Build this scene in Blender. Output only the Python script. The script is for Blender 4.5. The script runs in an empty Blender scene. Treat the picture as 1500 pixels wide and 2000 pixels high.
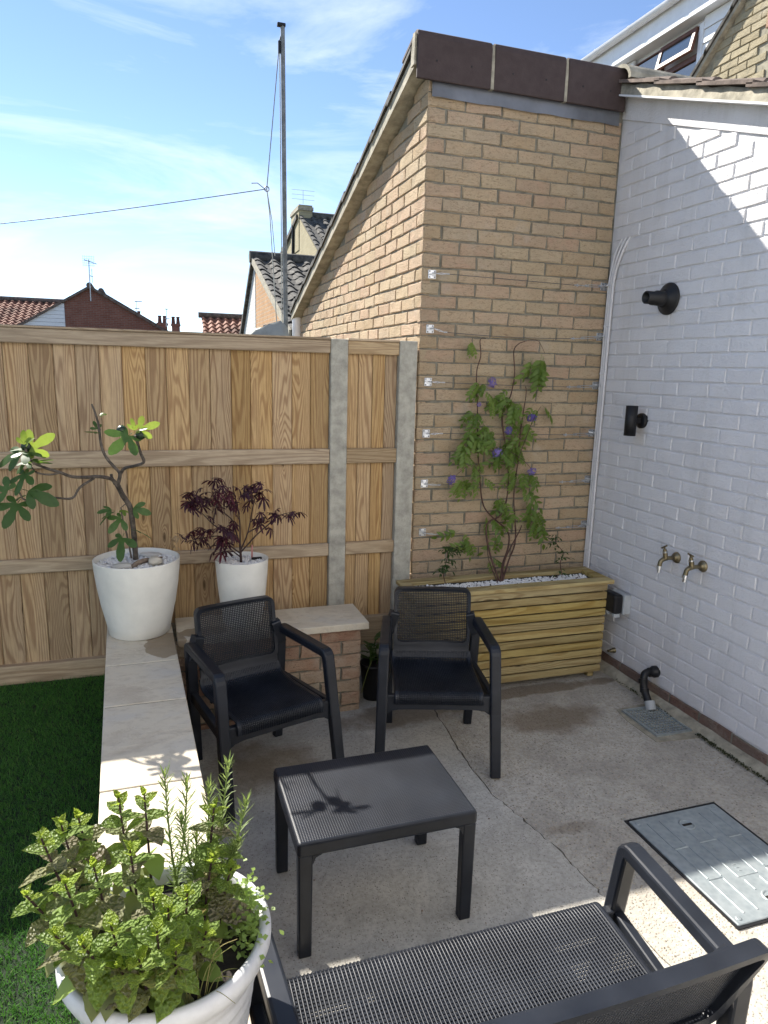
import bpy, bmesh, math, random
import numpy as np
from mathutils import Vector, Matrix, Euler
random.seed(7); rng = np.random.default_rng(7)
sc = bpy.context.scene
COL = sc.collection
R = math.radians
# ------------------------------------------------------------------ camera
CAM = Vector((-1.4963, -3.8704, 1.8451)); YAW, PIT, ROL, FPX = .3252, -.1995, .0263, 1368.46
_f = Vector((math.sin(YAW)*math.cos(PIT), math.cos(YAW)*math.cos(PIT), math.sin(PIT)))
_r = Vector((math.cos(YAW), -math.sin(YAW), 0)); _u = _r.cross(_f)
_r, _u = (math.cos(ROL)*_r + math.sin(ROL)*_u), (-math.sin(ROL)*_r + math.cos(ROL)*_u)
cam = bpy.data.cameras.new('camera'); camo = bpy.data.objects.new('camera', cam); COL.objects.link(camo)
camo.matrix_world = Matrix(((_r.x, _u.x, -_f.x, CAM.x), (_r.y, _u.y, -_f.y, CAM.y), (_r.z, _u.z, -_f.z, CAM.z), (0, 0, 0, 1)))
cam.sensor_fit = 'VERTICAL'; cam.sensor_height = 32; cam.lens = FPX/2000*32; cam.clip_start = .02; cam.clip_end = 2000
sc.camera = camo
def at(px, py, Y=None, X=None, Z=None):
    d = _f + _r*((px-750)/FPX) + _u*((1000-py)/FPX)
    t = (Y-CAM.y)/d.y if Y is not None else ((X-CAM.x)/d.x if X is not None else (Z-CAM.z)/d.z)
    return CAM + d*t
# ------------------------------------------------------------------ light
SUN = Vector((.52, -1, -1.0)).normalized()
w = bpy.data.worlds.new('World'); sc.world = w; w.use_nodes = True
nt = w.node_tree; bg = nt.nodes['Background']
sky = nt.nodes.new('ShaderNodeTexSky'); sky.sky_type = 'NISHITA'; sky.sun_disc = False
sky.sun_elevation = math.asin(-SUN.z); sky.sun_rotation = math.atan2(-SUN.x, -SUN.y)
sky.air_density = .62; sky.dust_density = 0; sky.ozone_density = 1.2; sky.altitude = 0
tcw = nt.nodes.new('ShaderNodeTexCoord'); mpw = nt.nodes.new('ShaderNodeMapping'); mpw.inputs['Scale'].default_value = (1.3, 2.2, 8); mpw.inputs['Rotation'].default_value = (.1, .16, .4)
nzw = nt.nodes.new('ShaderNodeTexNoise'); nzw.inputs['Scale'].default_value = 1.6; nzw.inputs['Detail'].default_value = 9; nzw.inputs['Roughness'].default_value = .62; nzw.inputs['Distortion'].default_value = .7
rpw = nt.nodes.new('ShaderNodeValToRGB'); rpw.color_ramp.elements[0].position = .47; rpw.color_ramp.elements[1].position = .86; rpw.color_ramp.elements[1].color = (.75, .75, .75, 1)
mxw = nt.nodes.new('ShaderNodeMix'); mxw.data_type = 'RGBA'; mxw.inputs['B'].default_value = (5.5, 5.9, 6.3, 1)
nt.links.new(tcw.outputs['Generated'], mpw.inputs['Vector']); nt.links.new(mpw.outputs['Vector'], nzw.inputs['Vector'])
nt.links.new(nzw.outputs['Fac'], rpw.inputs['Fac']); nt.links.new(rpw.outputs['Color'], mxw.inputs['Factor'])
nt.links.new(sky.outputs['Color'], mxw.inputs['A']); nt.links.new(mxw.outputs['Result'], bg.inputs['Color'])
bg.inputs['Strength'].default_value = .074
sl = bpy.data.lights.new('sun', 'SUN'); sl.energy = 3.7; sl.angle = R(.53); sl.color = (1, .945, .86)
so = bpy.data.objects.new('sun', sl); COL.objects.link(so); so.rotation_euler = SUN.to_track_quat('-Z', 'Y').to_euler(); so.location = (-4, 6, 9)
vs = sc.view_settings; vs.view_transform = 'Standard'; vs.look = 'None'; vs.exposure = 1.78; vs.gamma = 1; vs.use_curve_mapping = False
# ------------------------------------------------------------------ node helpers
class M:
    def __init__(s, name):
        s.m = bpy.data.materials.new(name); s.m.use_nodes = True; s.t = s.m.node_tree; s.b = s.t.nodes['Principled BSDF']; s.out = s.t.nodes['Material Output']
    def n(s, typ, **kw):
        o = s.t.nodes.new('ShaderNode'+typ)
        for k, v in kw.items(): setattr(o, k, v)
        return o
    def put(s, sock, v):
        if isinstance(v, bpy.types.NodeSocket): s.t.links.new(v, sock)
        else:
            if sock.type == 'RGBA' and len(v) == 3: v = (*v, 1)
            sock.default_value = v
    def obj(s): return s.n('TexCoord').outputs['Object']
    def rnd(s):
        a = s.n('ObjectInfo').outputs['Random']; b = s.n('Attribute', attribute_name='rnd').outputs['Fac']
        return s.math('ADD', a, b)
    def math(s, op, a, b=0.0, c=None, clamp=False):
        o = s.n('Math', operation=op, use_clamp=clamp); s.put(o.inputs[0], a); s.put(o.inputs[1], b)
        if c is not None: s.put(o.inputs[2], c)
        return o.outputs[0]
    def vadd(s, v, scal, k=17.3):
        c = s.n('CombineXYZ'); m1 = s.math('MULTIPLY', scal, k); 
        for i in range(3): s.put(c.inputs[i], m1)
        a = s.n('VectorMath', operation='ADD'); s.put(a.inputs[0], v); s.put(a.inputs[1], c.outputs[0]); return a.outputs[0]
    def map(s, v, scale=(1, 1, 1), rot=(0, 0, 0), loc=(0, 0, 0)):
        o = s.n('Mapping'); s.put(o.inputs['Vector'], v); o.inputs['Scale'].default_value = scale; o.inputs['Rotation'].default_value = rot; o.inputs['Location'].default_value = loc; return o.outputs[0]
    def noise(s, v, scale, det=4, rough=.55, dist=0.0):
        o = s.n('TexNoise'); s.put(o.inputs['Vector'], v); o.inputs['Scale'].default_value = scale; o.inputs['Detail'].default_value = det; o.inputs['Roughness'].default_value = rough; o.inputs['Distortion'].default_value = dist; return o.outputs['Fac']
    def vor(s, v, scale, feat='F1', out='Distance', rand=1):
        o = s.n('TexVoronoi', feature=feat); s.put(o.inputs['Vector'], v); o.inputs['Scale'].default_value = scale; o.inputs['Randomness'].default_value = rand; return o.outputs[out]
    def ramp(s, f, stops, interp='LINEAR'):
        o = s.n('ValToRGB'); e = o.color_ramp.elements; o.color_ramp.interpolation = interp
        while len(e) < len(stops): e.new(.5)
        for i, (p, c) in enumerate(stops):
            e[i].position = p; e[i].color = (*c, 1) if not isinstance(c, (int, float)) else (c, c, c, 1)
        s.put(o.inputs[0], f); return o.outputs[0]
    def mix(s, f, a, b, mode='MIX'):
        o = s.n('Mix', data_type='RGBA', blend_type=mode); s.put(o.inputs['Factor'], f); s.put(o.inputs['A'], a); s.put(o.inputs['B'], b); return o.outputs['Result']
    def bump(s, h, st=.3, d=.01, nrm=None):
        o = s.n('Bump'); o.inputs['Strength'].default_value = st; o.inputs['Distance'].default_value = d; s.put(o.inputs['Height'], h)
        if nrm is not None: s.put(o.inputs['Normal'], nrm)
        s.last = o.outputs[0]; s.t.links.new(o.outputs[0], s.b.inputs['Normal']); return o.outputs[0]
    def base(s, c, rough=.7, metal=0, spec=None):
        s.put(s.b.inputs['Base Color'], c); s.put(s.b.inputs['Roughness'], rough); s.b.inputs['Metallic'].default_value = metal
        if spec is not None: s.b.inputs['Specular IOR Level'].default_value = spec
        return s
    def transl(s, c, fac):
        tr = s.n('BsdfTranslucent'); s.put(tr.inputs['Color'], c); mx = s.n('MixShader'); mx.inputs[0].default_value = fac
        s.t.links.new(s.b.outputs[0], mx.inputs[1]); s.t.links.new(tr.outputs[0], mx.inputs[2]); s.t.links.new(mx.outputs[0], s.out.inputs['Surface'])
        if hasattr(s, 'last'): s.t.links.new(s.last, tr.inputs['Normal'])
def plain(name, c, rough=.6, metal=0, var=.12, bump=0, scale=60, spec=None):
    m = M(name); v = m.vadd(m.obj(), m.rnd())
    f = m.noise(v, scale*.15, 5, .6); c2 = tuple(x*(1-var*1.6) for x in c)
    m.base(m.mix(m.ramp(f, [(.35, 0), (.68, 1)]), c, c2), m.math('ADD', m.math('MULTIPLY', f, .25), rough-.12), metal, spec)
    if bump: m.bump(m.noise(v, scale, 4), bump, .004)
    return m.m
MT = {}
def brick_mat(name, stops, mottled, bump=.5, grain=(3, 3, 9)):
    m = M(name); r = m.rnd(); v = m.vadd(m.obj(), r)
    wn = m.n('TexWhiteNoise', noise_dimensions='1D'); m.put(wn.inputs['W'], m.math('MULTIPLY', r, 91.7))
    c = m.ramp(wn.outputs['Value'], stops)
    f = m.noise(v, 16, 5, .6); c = m.mix(m.ramp(f, [(.38, 0), (.75, .55)]), c, mottled)
    g = m.noise(m.map(v, grain), 14, 6, .62, 1.4)
    c = m.mix(m.ramp(g, [(.33, .8), (.47, 0)]), c, tuple(x*.55 for x in stops[0][1]))
    sp = m.noise(v, 260, 2, .5); c = m.mix(m.ramp(sp, [(.62, 0), (.72, .5)]), c, tuple(x*.5 for x in mottled))
    pos = m.n('NewGeometry').outputs['Position']; c = m.mix(m.ramp(m.noise(pos, 1.9, 6, .65, .5), [(.45, 0), (.68, .32)]), c, tuple(x*.62 for x in stops[1][1])); c = m.mix(m.ramp(m.noise(m.map(pos, (1, 1, 1), (0, 0, 0), (7, 1, 4)), 3.1, 6, .7), [(.58, 0), (.72, .4)]), c, (.55, .5, .42))
    m.base(c, .92, 0, .2); h = m.math('ADD', m.math('MULTIPLY', g, 1.0), m.math('MULTIPLY', m.noise(v, 120, 4), .35)); m.bump(h, bump, .012); return m.m
MT['brick_buff'] = brick_mat('buff_brick', [(0, (.45, .325, .195)), (.2, (.53, .40, .26)), (.4, (.56, .41, .28)), (.6, (.50, .345, .235)), (.8, (.54, .425, .275)), (1, (.49, .38, .265))], (.46, .38, .26), 1.0)
MT['brick_red'] = brick_mat('reclaimed_red_brick', [(0, (.40, .23, .15)), (.3, (.45, .29, .19)), (.6, (.48, .38, .26)), (1, (.37, .20, .13))], (.50, .41, .30), .9)
MT['brick_dark'] = brick_mat('damp_plinth_brick', [(0, (.16, .10, .08)), (.5, (.22, .15, .12)), (1, (.19, .10, .075))], (.26, .22, .18), .9)
MT['brick_old'] = brick_mat('weathered_buff_brick', [(0, (.36, .31, .20)), (.5, (.43, .37, .25)), (1, (.34, .285, .18))], (.36, .32, .22), .8)
MT['oldmortar'] = plain('old_lime_mortar', (.33, .30, .22), .95, 0, .25, .6, 120)
def paint_mat():
    m = M('white_masonry_paint'); v = m.vadd(m.obj(), m.rnd())
    f = m.noise(v, 5, 4); pos = m.n('NewGeometry').outputs['Position']; c = m.mix(m.ramp(f, [(.3, 0), (.7, 1)]), (.71, .70, .705), (.645, .635, .64))
    c = m.mix(m.ramp(m.noise(m.map(pos, (3, 7, .7)), 1.0, 5, .65), [(.5, 0), (.72, .4)]), c, (.50, .485, .46))
    c = m.mix(m.ramp(m.noise(m.map(pos, (9, 9, 9)), 1.0, 6, .7, .6), [(.6, 0), (.72, .4)]), c, (.46, .44, .41))
    m.base(c, .62, 0, .35)
    h = m.math('ADD', m.math('MULTIPLY', m.noise(v, 95, 3, .6, .5), 1.0), m.math('MULTIPLY', m.noise(v, 260, 2), .3)); m.bump(h, .75, .008); return m.m
MT['paint'] = paint_mat()
MT['mortar'] = plain('grey_mortar', (.235, .22, .17), .95, 0, .3, .6, 180)
MT['cement'] = plain('verge_cement', (.40, .365, .28), .95, 0, .3, .7, 90)
def wood_mat(name, light, dark, grey, axis, gfac=.45, fr=1.0):
    m = M(name); r = m.rnd(); v = m.vadd(m.obj(), r)
    sc_ = {'z': (7.5, 7.5, .55), 'x': (.55, 7.5, 7.5)}[axis]
    mv = m.map(v, sc_); f = m.noise(mv, 1.0, 2.2, .45, .25)
    sx = m.n('SeparateXYZ'); m.put(sx.inputs[0], v); lin = sx.outputs[0] if axis == 'z' else sx.outputs[2]
    c2_ = m.n('CombineXYZ'); m.put(c2_.inputs[0], m.math('MULTIPLY', lin, 5.5)); m.put(c2_.inputs[1], m.math('MULTIPLY', sx.outputs[2] if axis == 'z' else sx.outputs[0], 1.5))
    kv = m.n('TexVoronoi', voronoi_dimensions='2D'); m.put(kv.inputs['Vector'], c2_.outputs[0]); kv.inputs['Scale'].default_value = 1.0; sk_ = m.n('SeparateColor'); m.put(sk_.inputs[0], kv.outputs['Color']); kn = m.math('ADD', kv.outputs['Distance'], m.math('MULTIPLY', m.math('GREATER_THAN', sk_.outputs[0], .38), .6))
    fld = m.math('ADD', m.math('MULTIPLY', f, 17*fr), m.math('MULTIPLY', lin, 30*fr))
    fld = m.math('ADD', fld, m.math('MULTIPLY', m.ramp(kn, [(0, 1), (.12, .5), (.45, 0)]), 5.5*fr))
    s_ = m.math('SINE', m.math('MULTIPLY', fld, 6.283)); s01 = m.math('MULTIPLY_ADD', s_, .5, .5)
    band = m.ramp(s01, [(.0, 1), (.22, .75), (.55, .12), (.95, 0)])
    fine = m.noise(m.map(v, tuple(a*14 for a in sc_)), 1.6, 4, .6)
    c = m.mix(band, light, dark)
    c = m.mix(m.math('MULTIPLY', m.ramp(m.noise(m.map(v, tuple(a*.35 for a in sc_)), 1.3, 3), [(.38, 0), (.66, 1)]), gfac), c, grey)
    c = m.mix(m.math('MULTIPLY', m.ramp(fine, [(.35, .7), (.6, 0)]), .5), c, tuple(x*.6 for x in dark))
    c = m.mix(m.ramp(m.math('ADD', kn, m.math('MULTIPLY_ADD', fine, .05, -.025)), [(.02, .85), (.06, 0)]), c, tuple(x*.3 for x in dark))
    wn = m.n('TexWhiteNoise', noise_dimensions='1D'); m.put(wn.inputs['W'], m.math('MULTIPLY', r, 53.1)); 
    hs = m.n('HueSaturation'); m.put(hs.inputs['Color'], c); m.put(hs.inputs['Value'], m.math('MULTIPLY_ADD', wn.outputs['Value'], .34, .72)); m.put(hs.inputs['Saturation'], m.math('MULTIPLY_ADD', m.math('FRACT', m.math('MULTIPLY', wn.outputs['Value'], 7.3)), .3, .85))
    m.base(hs.outputs[0], .78, 0, .25); m.bump(m.math('ADD', m.math('MULTIPLY', fine, .6), s01), .25, .002); return m.m
MT['board'] = wood_mat('fence_board_wood', (.55, .375, .19), (.345, .205, .097), (.44, .36, .26), 'z', .28, 1.3)
MT['rail'] = wood_mat('fence_rail_wood', (.53, .39, .235), (.36, .245, .135), (.46, .39, .29), 'x', .5, .7)
MT['planter'] = wood_mat('treated_green_timber', (.46, .37, .17), (.30, .215, .085), (.40, .295, .13), 'x', .5, .6)
def conc(name, c, c2, agg, aggc, bump=.3):
    m = M(name); v = m.obj(); f = m.noise(v, 2.1, 6, .62); f2 = m.noise(v, 55, 5, .7)
    col = m.mix(m.ramp(f, [(.36, 0), (.64, 1)]), c, c2); col = m.mix(m.ramp(m.noise(v, 6.5, 7, .75, .8), [(.44, 0), (.62, .5)]), col, tuple(x*.68 for x in c2)); col = m.mix(m.ramp(m.noise(m.map(v, (1, 1, 1), (0, 0, 0), (5, 3, 0)), 1.3, 8, .7, 1.2), [(.5, 0), (.66, .45)]), col, tuple(min(1, x*1.3) for x in c)); col = m.mix(m.ramp(f2, [(.40, .4), (.54, 0)]), col, tuple(x*.6 for x in c2))
    p = m.vor(v, agg); pc = m.vor(v, agg, out='Color'); sp = m.n('SeparateColor'); m.put(sp.inputs[0], pc)
    peb = m.ramp(p, [(.25, 1), (.42, 0)]); sel = m.math('MULTIPLY', peb, m.ramp(sp.outputs[0], [(.5, 0), (.6, 1)])); 
    col = m.mix(m.math('MULTIPLY', sel, .75), col, m.ramp(sp.outputs[1], [(0, tuple(x*.35 for x in aggc)), (.45, aggc), (.9, tuple(min(.8, x*1.6) for x in aggc))]))
    sxy = m.n('SeparateXYZ'); m.put(sxy.inputs[0], v)
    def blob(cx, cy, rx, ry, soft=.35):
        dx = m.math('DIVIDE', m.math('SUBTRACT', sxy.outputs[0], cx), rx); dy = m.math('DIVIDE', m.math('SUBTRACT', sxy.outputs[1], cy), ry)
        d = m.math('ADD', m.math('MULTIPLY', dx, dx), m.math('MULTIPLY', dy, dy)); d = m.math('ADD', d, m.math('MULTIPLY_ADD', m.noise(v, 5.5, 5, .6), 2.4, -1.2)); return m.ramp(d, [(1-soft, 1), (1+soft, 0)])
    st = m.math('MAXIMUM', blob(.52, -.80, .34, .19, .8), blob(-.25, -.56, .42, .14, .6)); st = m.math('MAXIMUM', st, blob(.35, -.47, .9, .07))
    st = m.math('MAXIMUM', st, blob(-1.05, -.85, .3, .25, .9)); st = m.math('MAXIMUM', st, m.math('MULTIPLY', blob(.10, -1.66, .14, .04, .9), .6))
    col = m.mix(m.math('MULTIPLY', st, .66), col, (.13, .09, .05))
    dk = m.ramp(m.noise(v, 34, 3, .7), [(.66, 0), (.7, 1)]); col = m.mix(m.math('MULTIPLY', dk, .45), col, (.05, .045, .038))
    m.base(col, m.math('SUBTRACT', .93, m.math('MULTIPLY', st, .2)), 0, .3)
    m.bump(m.math('ADD', m.math('MULTIPLY', f2, .7), m.math('MULTIPLY', peb, .5)), bump, .006); return m.m
MT['conc_new'] = conc('pale_concrete', (.49, .468, .415), (.42, .398, .35), 130, (.24, .22, .19), .35)
MT['conc_old'] = conc('worn_aggregate_concrete', (.47, .44, .38), (.375, .345, .295), 85, (.30, .25, .18), .7)
MT['conc_post'] = plain('concrete_post', (.46, .44, .37), .95, 0, .25, .8, 110)
def stone_mat():
    m = M('riven_sandstone'); v = m.vadd(m.obj(), m.rnd()); vm = m.map(v, (1, 1.6, 1), (0, 0, .6)); f = m.noise(vm, 3.2, 6, .6, .6)
    c = m.ramp(f, [(.3, (.50, .43, .33)), (.5, (.60, .53, .41)), (.7, (.53, .49, .42))])
    ed = m.vor(m.map(v, (1, 2.2, 1), (0, 0, .7)), 4.5, 'DISTANCE_TO_EDGE'); sxy = m.n('SeparateXYZ'); m.put(sxy.inputs[0], m.obj())
    c = m.mix(m.ramp(m.noise(vm, 22, 5, .7), [(.36, .4), (.5, 0)]), c, (.40, .33, .24))
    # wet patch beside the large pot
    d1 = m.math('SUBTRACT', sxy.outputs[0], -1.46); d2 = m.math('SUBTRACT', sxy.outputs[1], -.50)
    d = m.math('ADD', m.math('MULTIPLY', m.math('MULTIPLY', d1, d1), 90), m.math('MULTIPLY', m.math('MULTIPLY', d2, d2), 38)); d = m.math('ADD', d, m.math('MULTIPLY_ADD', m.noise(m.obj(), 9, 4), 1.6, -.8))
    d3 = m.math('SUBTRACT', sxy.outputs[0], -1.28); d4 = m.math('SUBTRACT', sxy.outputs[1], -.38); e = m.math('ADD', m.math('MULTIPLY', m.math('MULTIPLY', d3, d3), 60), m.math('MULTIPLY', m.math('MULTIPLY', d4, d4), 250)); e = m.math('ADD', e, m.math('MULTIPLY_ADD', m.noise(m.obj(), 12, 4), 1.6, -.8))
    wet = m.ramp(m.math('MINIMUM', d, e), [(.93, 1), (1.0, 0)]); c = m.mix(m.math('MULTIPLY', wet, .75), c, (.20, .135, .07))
    m.base(c, m.math('SUBTRACT', .85, m.math('MULTIPLY', wet, .35)), 0, .3); m.bump(m.math('ADD', m.ramp(f, [(.3, 0), (.42, .5), (.44, .8), (.6, .85), (.62, 1)]), m.math('MULTIPLY', m.noise(vm, 30, 5), .3)), .55, .006); return m.m
MT['stone'] = stone_mat()
def plastic(name, c, rough=.42):
    m = M(name); v = m.vadd(m.obj(), m.rnd()); m.base(m.mix(m.ramp(m.noise(v, 7, 4), [(.4, 0), (.7, .5)]), c, tuple(x*2.1+.007 for x in c)), m.math('MULTIPLY_ADD', m.noise(v, 12, 4), .25, rough-.1), 0, .33)
    m.bump(m.noise(v, 420, 2), .12, .001); return m.m
MT['anth'] = plastic('anthracite_plastic', (.0085, .0105, .0152), .36); MT['black'] = plastic('black_plastic', (.010, .010, .011), .45)
MT['blackmetal'] = plastic('black_satin_metal', (.008, .008, .009), .5); MT['greyplastic'] = plastic('grey_plastic', (.33, .35, .36), .45)
MT['potwhite'] = plain('matt_white_plastic', (.79, .775, .71), .5, 0, .09, .06, 40)
MT['oldwhite'] = plain('weathered_white_plastic', (.66, .66, .66), .42, 0, .2, .15, 60)
MT['gravel'] = plain('white_marble_chips', (.80, .80, .80), .6, 0, .12, .2, 200)
MT['pebble'] = plain('cream_pebble', (.66, .60, .49), .7, 0, .25, .2, 80)
MT['soil'] = plain('dark_compost', (.02, .015, .011), .95, 0, .4, 1, 90)
MT['lead'] = plain('lead_flashing', (.17, .18, .20), .5, .3, .35, .3, 20)
MT['ridge'] = plain('brown_ridge_tile', (.052, .034, .031), .8, 0, .1, .3, 120)
MT['tile_dark'] = plain('dark_concrete_tile', (.105, .10, .088), .9, 0, .5, .7, 60)
MT['tile_brown'] = plain('brown_concrete_tile', (.19, .145, .118), .9, 0, .4, .6, 60)
MT['upvc'] = plain('white_upvc', (.78, .79, .80), .4, 0, .05)
MT['brownframe'] = plain('red_brown_window_frame', (.14, .055, .03), .5, 0, .2)
MT['zinc'] = plain('bright_zinc', (.72, .74, .76), .28, 1, .2); MT['steel'] = plain('dull_wire_steel', (.30, .30, .29), .45, .9, .2)
MT['wire'] = plain('dark_cable', (.10, .10, .10), .6, .3, .2); MT['brass'] = plain('aged_brass', (.30, .25, .15), .42, .9, .4, .2); MT['pole'] = plain('grey_pole_steel', (.26, .27, .26), .6, .2, .3)
MT['bark'] = plain('fig_bark', (.17, .14, .115), .9, 0, .5, .7, 140); MT['maplebark'] = plain('maple_bark', (.055, .03, .026), .8, 0, .3, .3, 150)
MT['vine'] = plain('vine_stem', (.11, .052, .036), .8, 0, .4, .5, 150); MT['herbstem'] = plain('purple_herb_stem', (.05, .022, .025), .6, 0, .3)
MT['drift'] = plain('driftwood', (.30, .23, .17), .9, 0, .4, .6, 60); MT['render'] = plain('cream_painted_render', (.58, .57, .52), .9, 0, .15, .4, 50)
MT['canvas'] = plain('grey_canvas_cover', (.48, .49, .44), .85, 0, .25, .3, 30); MT['tag'] = plain('faded_pink_label', (.5, .22, .2), .5)
MT['moss'] = plain('moss', (.05, .055, .02), .95, 0, .5, 1, 80); MT['silver'] = plain('aerial_aluminium', (.5, .5, .5), .4, .9, .1)
MT['terracotta'] = plain('terracotta_pot', (.16, .07, .05), .85, 0, .3)
def galv():
    m = M('galvanised_steel'); v = m.obj(); c = m.ramp(m.vor(v, 45, out='Distance'), [(0, (.30, .345, .36)), (1, (.42, .46, .465))]); f = m.noise(v, 7, 5, .6)
    c = m.mix(m.ramp(f, [(.42, 0), (.7, .6)]), c, (.24, .27, .28)); m.base(c, m.math('MULTIPLY_ADD', f, .3, .34), .55, .5); m.bump(m.noise(v, 90, 4), .1, .002); return m.m
MT['galv'] = galv()
def glass():
    m = M('window_glass'); m.base((.03, .04, .05), .03, 0, 1.0); m.b.inputs['IOR'].default_value = 1.9; return m.m
MT['glass'] = glass()
def far_brick(name, c1, c2, mo, sc_=4.4, swap='x'):
    m = M(name); v = m.obj(); s = m.n('SeparateXYZ'); m.put(s.inputs[0], v); cb = m.n('CombineXYZ'); m.put(cb.inputs[0], s.outputs[0 if swap == 'x' else 1]); m.put(cb.inputs[1], s.outputs[2])
    b = m.n('TexBrick'); m.put(b.inputs['Vector'], cb.outputs[0]); b.inputs['Scale'].default_value = 1; b.inputs['Brick Width'].default_value = .225; b.inputs['Row Height'].default_value = .075; b.inputs['Mortar Size'].default_value = .007
    for k, c in (('Color1', c1), ('Color2', c2), ('Mortar', mo)): m.put(b.inputs[k], c)
    m.base(m.mix(m.ramp(m.noise(v, 2.5, 6, .7), [(.4, 0), (.7, .45)]), b.outputs['Color'], tuple(x*.6 for x in c1)), .92, 0, .2); o = m.math('SUBTRACT', 1, b.outputs['Fac']); m.bump(o, .7, .01); return m.m
MT['farred'] = far_brick('far_red_brick', (.22, .088, .06), (.26, .115, .08), (.24, .20, .17), swap='x')
MT['farorange'] = far_brick('far_orange_brick', (.42, .235, .115), (.47, .29, .15), (.40, .34, .26), swap='y')
MT['farbuff'] = far_brick('far_buff_brick', (.36, .31, .19), (.40, .35, .22), (.33, .30, .22), swap='y')
MT['farpaint'] = far_brick('far_painted_brick', (.60, .60, .56), (.58, .58, .55), (.5, .5, .48), swap='y')
def leaf_mat(name, stops, tr, fac=.4, rough=.5, crink=0, spec=.4, mot=.6):
    m = M(name); r = m.n('ObjectInfo').outputs['Random']; at_ = m.n('Attribute', attribute_name='rnd').outputs['Fac']; rr = m.math('FRACT', m.math('ADD', r, at_)); v = m.vadd(m.obj(), rr)
    c = m.ramp(rr, stops); f = m.noise(v, 5, 4, .6); c = m.mix(m.ramp(f, [(.4, 0), (.75, mot*(.4 if crink else 1))]), c, tuple(x*.55 for x in stops[0][1]))
    if crink:
        h = m.vor(v, crink, 'SMOOTH_F1'); m.bump(h, .9, .035)
    m.base(c, rough, 0, spec); m.transl(m.mix(.6, c, tr), fac); return m.m
MT['figleaf'] = leaf_mat('fig_leaf', [(0, (.05, .11, .03)), (.6, (.07, .145, .04)), (1, (.09, .175, .05))], (.20, .34, .04), .4, .42)
MT['figyoung'] = leaf_mat('young_fig_leaf', [(0, (.13, .22, .035)), (1, (.19, .28, .05))], (.40, .50, .06), .5, .4)
MT['mapleleaf'] = leaf_mat('purple_maple_leaf', [(0, (.040, .014, .026)), (.7, (.058, .020, .034)), (1, (.12, .026, .034))], (.16, .02, .04), .28, .5)
MT['mapledry'] = leaf_mat('dry_maple_leaf', [(0, (.30, .2, .11)), (1, (.42, .3, .18))], (.4, .3, .15), .3, .7)
MT['wisleaf'] = leaf_mat('wisteria_leaf', [(0, (.10, .18, .03)), (.6, (.15, .24, .045)), (1, (.21, .30, .07))], (.38, .5, .07), .45, .45)
MT['petal'] = leaf_mat('violet_petal', [(0, (.14, .10, .40)), (1, (.30, .23, .55))], (.3, .2, .6), .3, .6)
MT['mint_tip'] = leaf_mat('mint_tip_leaf', [(0, (.32, .45, .05)), (1, (.40, .52, .09))], (.55, .68, .08), .5, .42, 9)
MT['mint_mid'] = leaf_mat('mint_leaf', [(0, (.22, .33, .075)), (1, (.28, .38, .11))], (.45, .6, .1), .5, .42, 9)
MT['mint_old'] = leaf_mat('bronzed_mint_leaf', [(0, (.26, .21, .16)), (.3, (.22, .27, .11)), (.75, (.27, .23, .17)), (.93, (.28, .30, .13)), (1, (.46, .34, .08))], (.48, .48, .14), .45, .42, 9)
MT['rosemary'] = leaf_mat('rosemary_needles', [(0, (.13, .19, .05)), (1, (.19, .25, .08))], (.38, .48, .12), .35, .55)
MT['jasmine'] = leaf_mat('small_dark_leaf', [(0, (.02, .05, .014)), (1, (.05, .09, .022))], (.15, .26, .04), .35, .4)
MT['lily'] = leaf_mat('glossy_green_leaf', [(0, (.03, .08, .02)), (1, (.06, .13, .03))], (.2, .3, .05), .35, .35)
MT['straw'] = leaf_mat('dry_grass_blade', [(0, (.30, .25, .10)), (1, (.2, .24, .06))], (.4, .35, .1), .3, .7)
MT['figfruit'] = plain('green_fig_skin', (.015, .035, .014), .4, 0, .3)
def turf():
    m = M('artificial_turf'); a = m.n('Attribute', attribute_name='rnd').outputs['Fac']; c = m.ramp(a, [(0, (.034, .11, .02)), (.5, (.065, .20, .033)), (.85, (.12, .29, .05)), (1, (.26, .33, .10))])
    m.base(c, .5, 0, .3); m.transl(m.mix(.5, c, (.08, .2, .02)), .3); return m.m
MT['turf'] = turf(); MT['turfbase'] = plain('turf_backing', (.010, .022, .007), .95, 0, .3, .6, 120)
MT['terrain'] = plain('garden_ground', (.09, .085, .055), .95, 0, .4, .5, 4)
# ------------------------------------------------------------------ object helpers
def world_of(o):
    m = o.matrix_basis.copy()
    if o.parent: m = world_of(o.parent) @ o.matrix_parent_inverse @ m
    return m
def adopt(o, parent):
    if parent is not None:
        o.parent = parent; o.matrix_parent_inverse = world_of(parent).inverted()
    return o
def tag(o, label=None, cat=None, group=None, kind=None):
    for k, v in (('label', label), ('category', cat), ('group', group), ('kind', kind)):
        if v: o[k] = v
    return o
def thing(name, label, cat, loc=(0, 0, 0), group=None):
    o = bpy.data.objects.new(name, None); COL.objects.link(o); o.location = loc; o.empty_display_size = .1
    return tag(o, label, cat, group)
def link(name, me, parent=None, loc=None, rot=None, scale=None):
    o = bpy.data.objects.new(name, me); COL.objects.link(o)
    if loc is not None: o.location = loc
    if rot is not None: o.rotation_euler = rot
    if scale is not None: o.scale = scale
    return adopt(o, parent)
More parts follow.
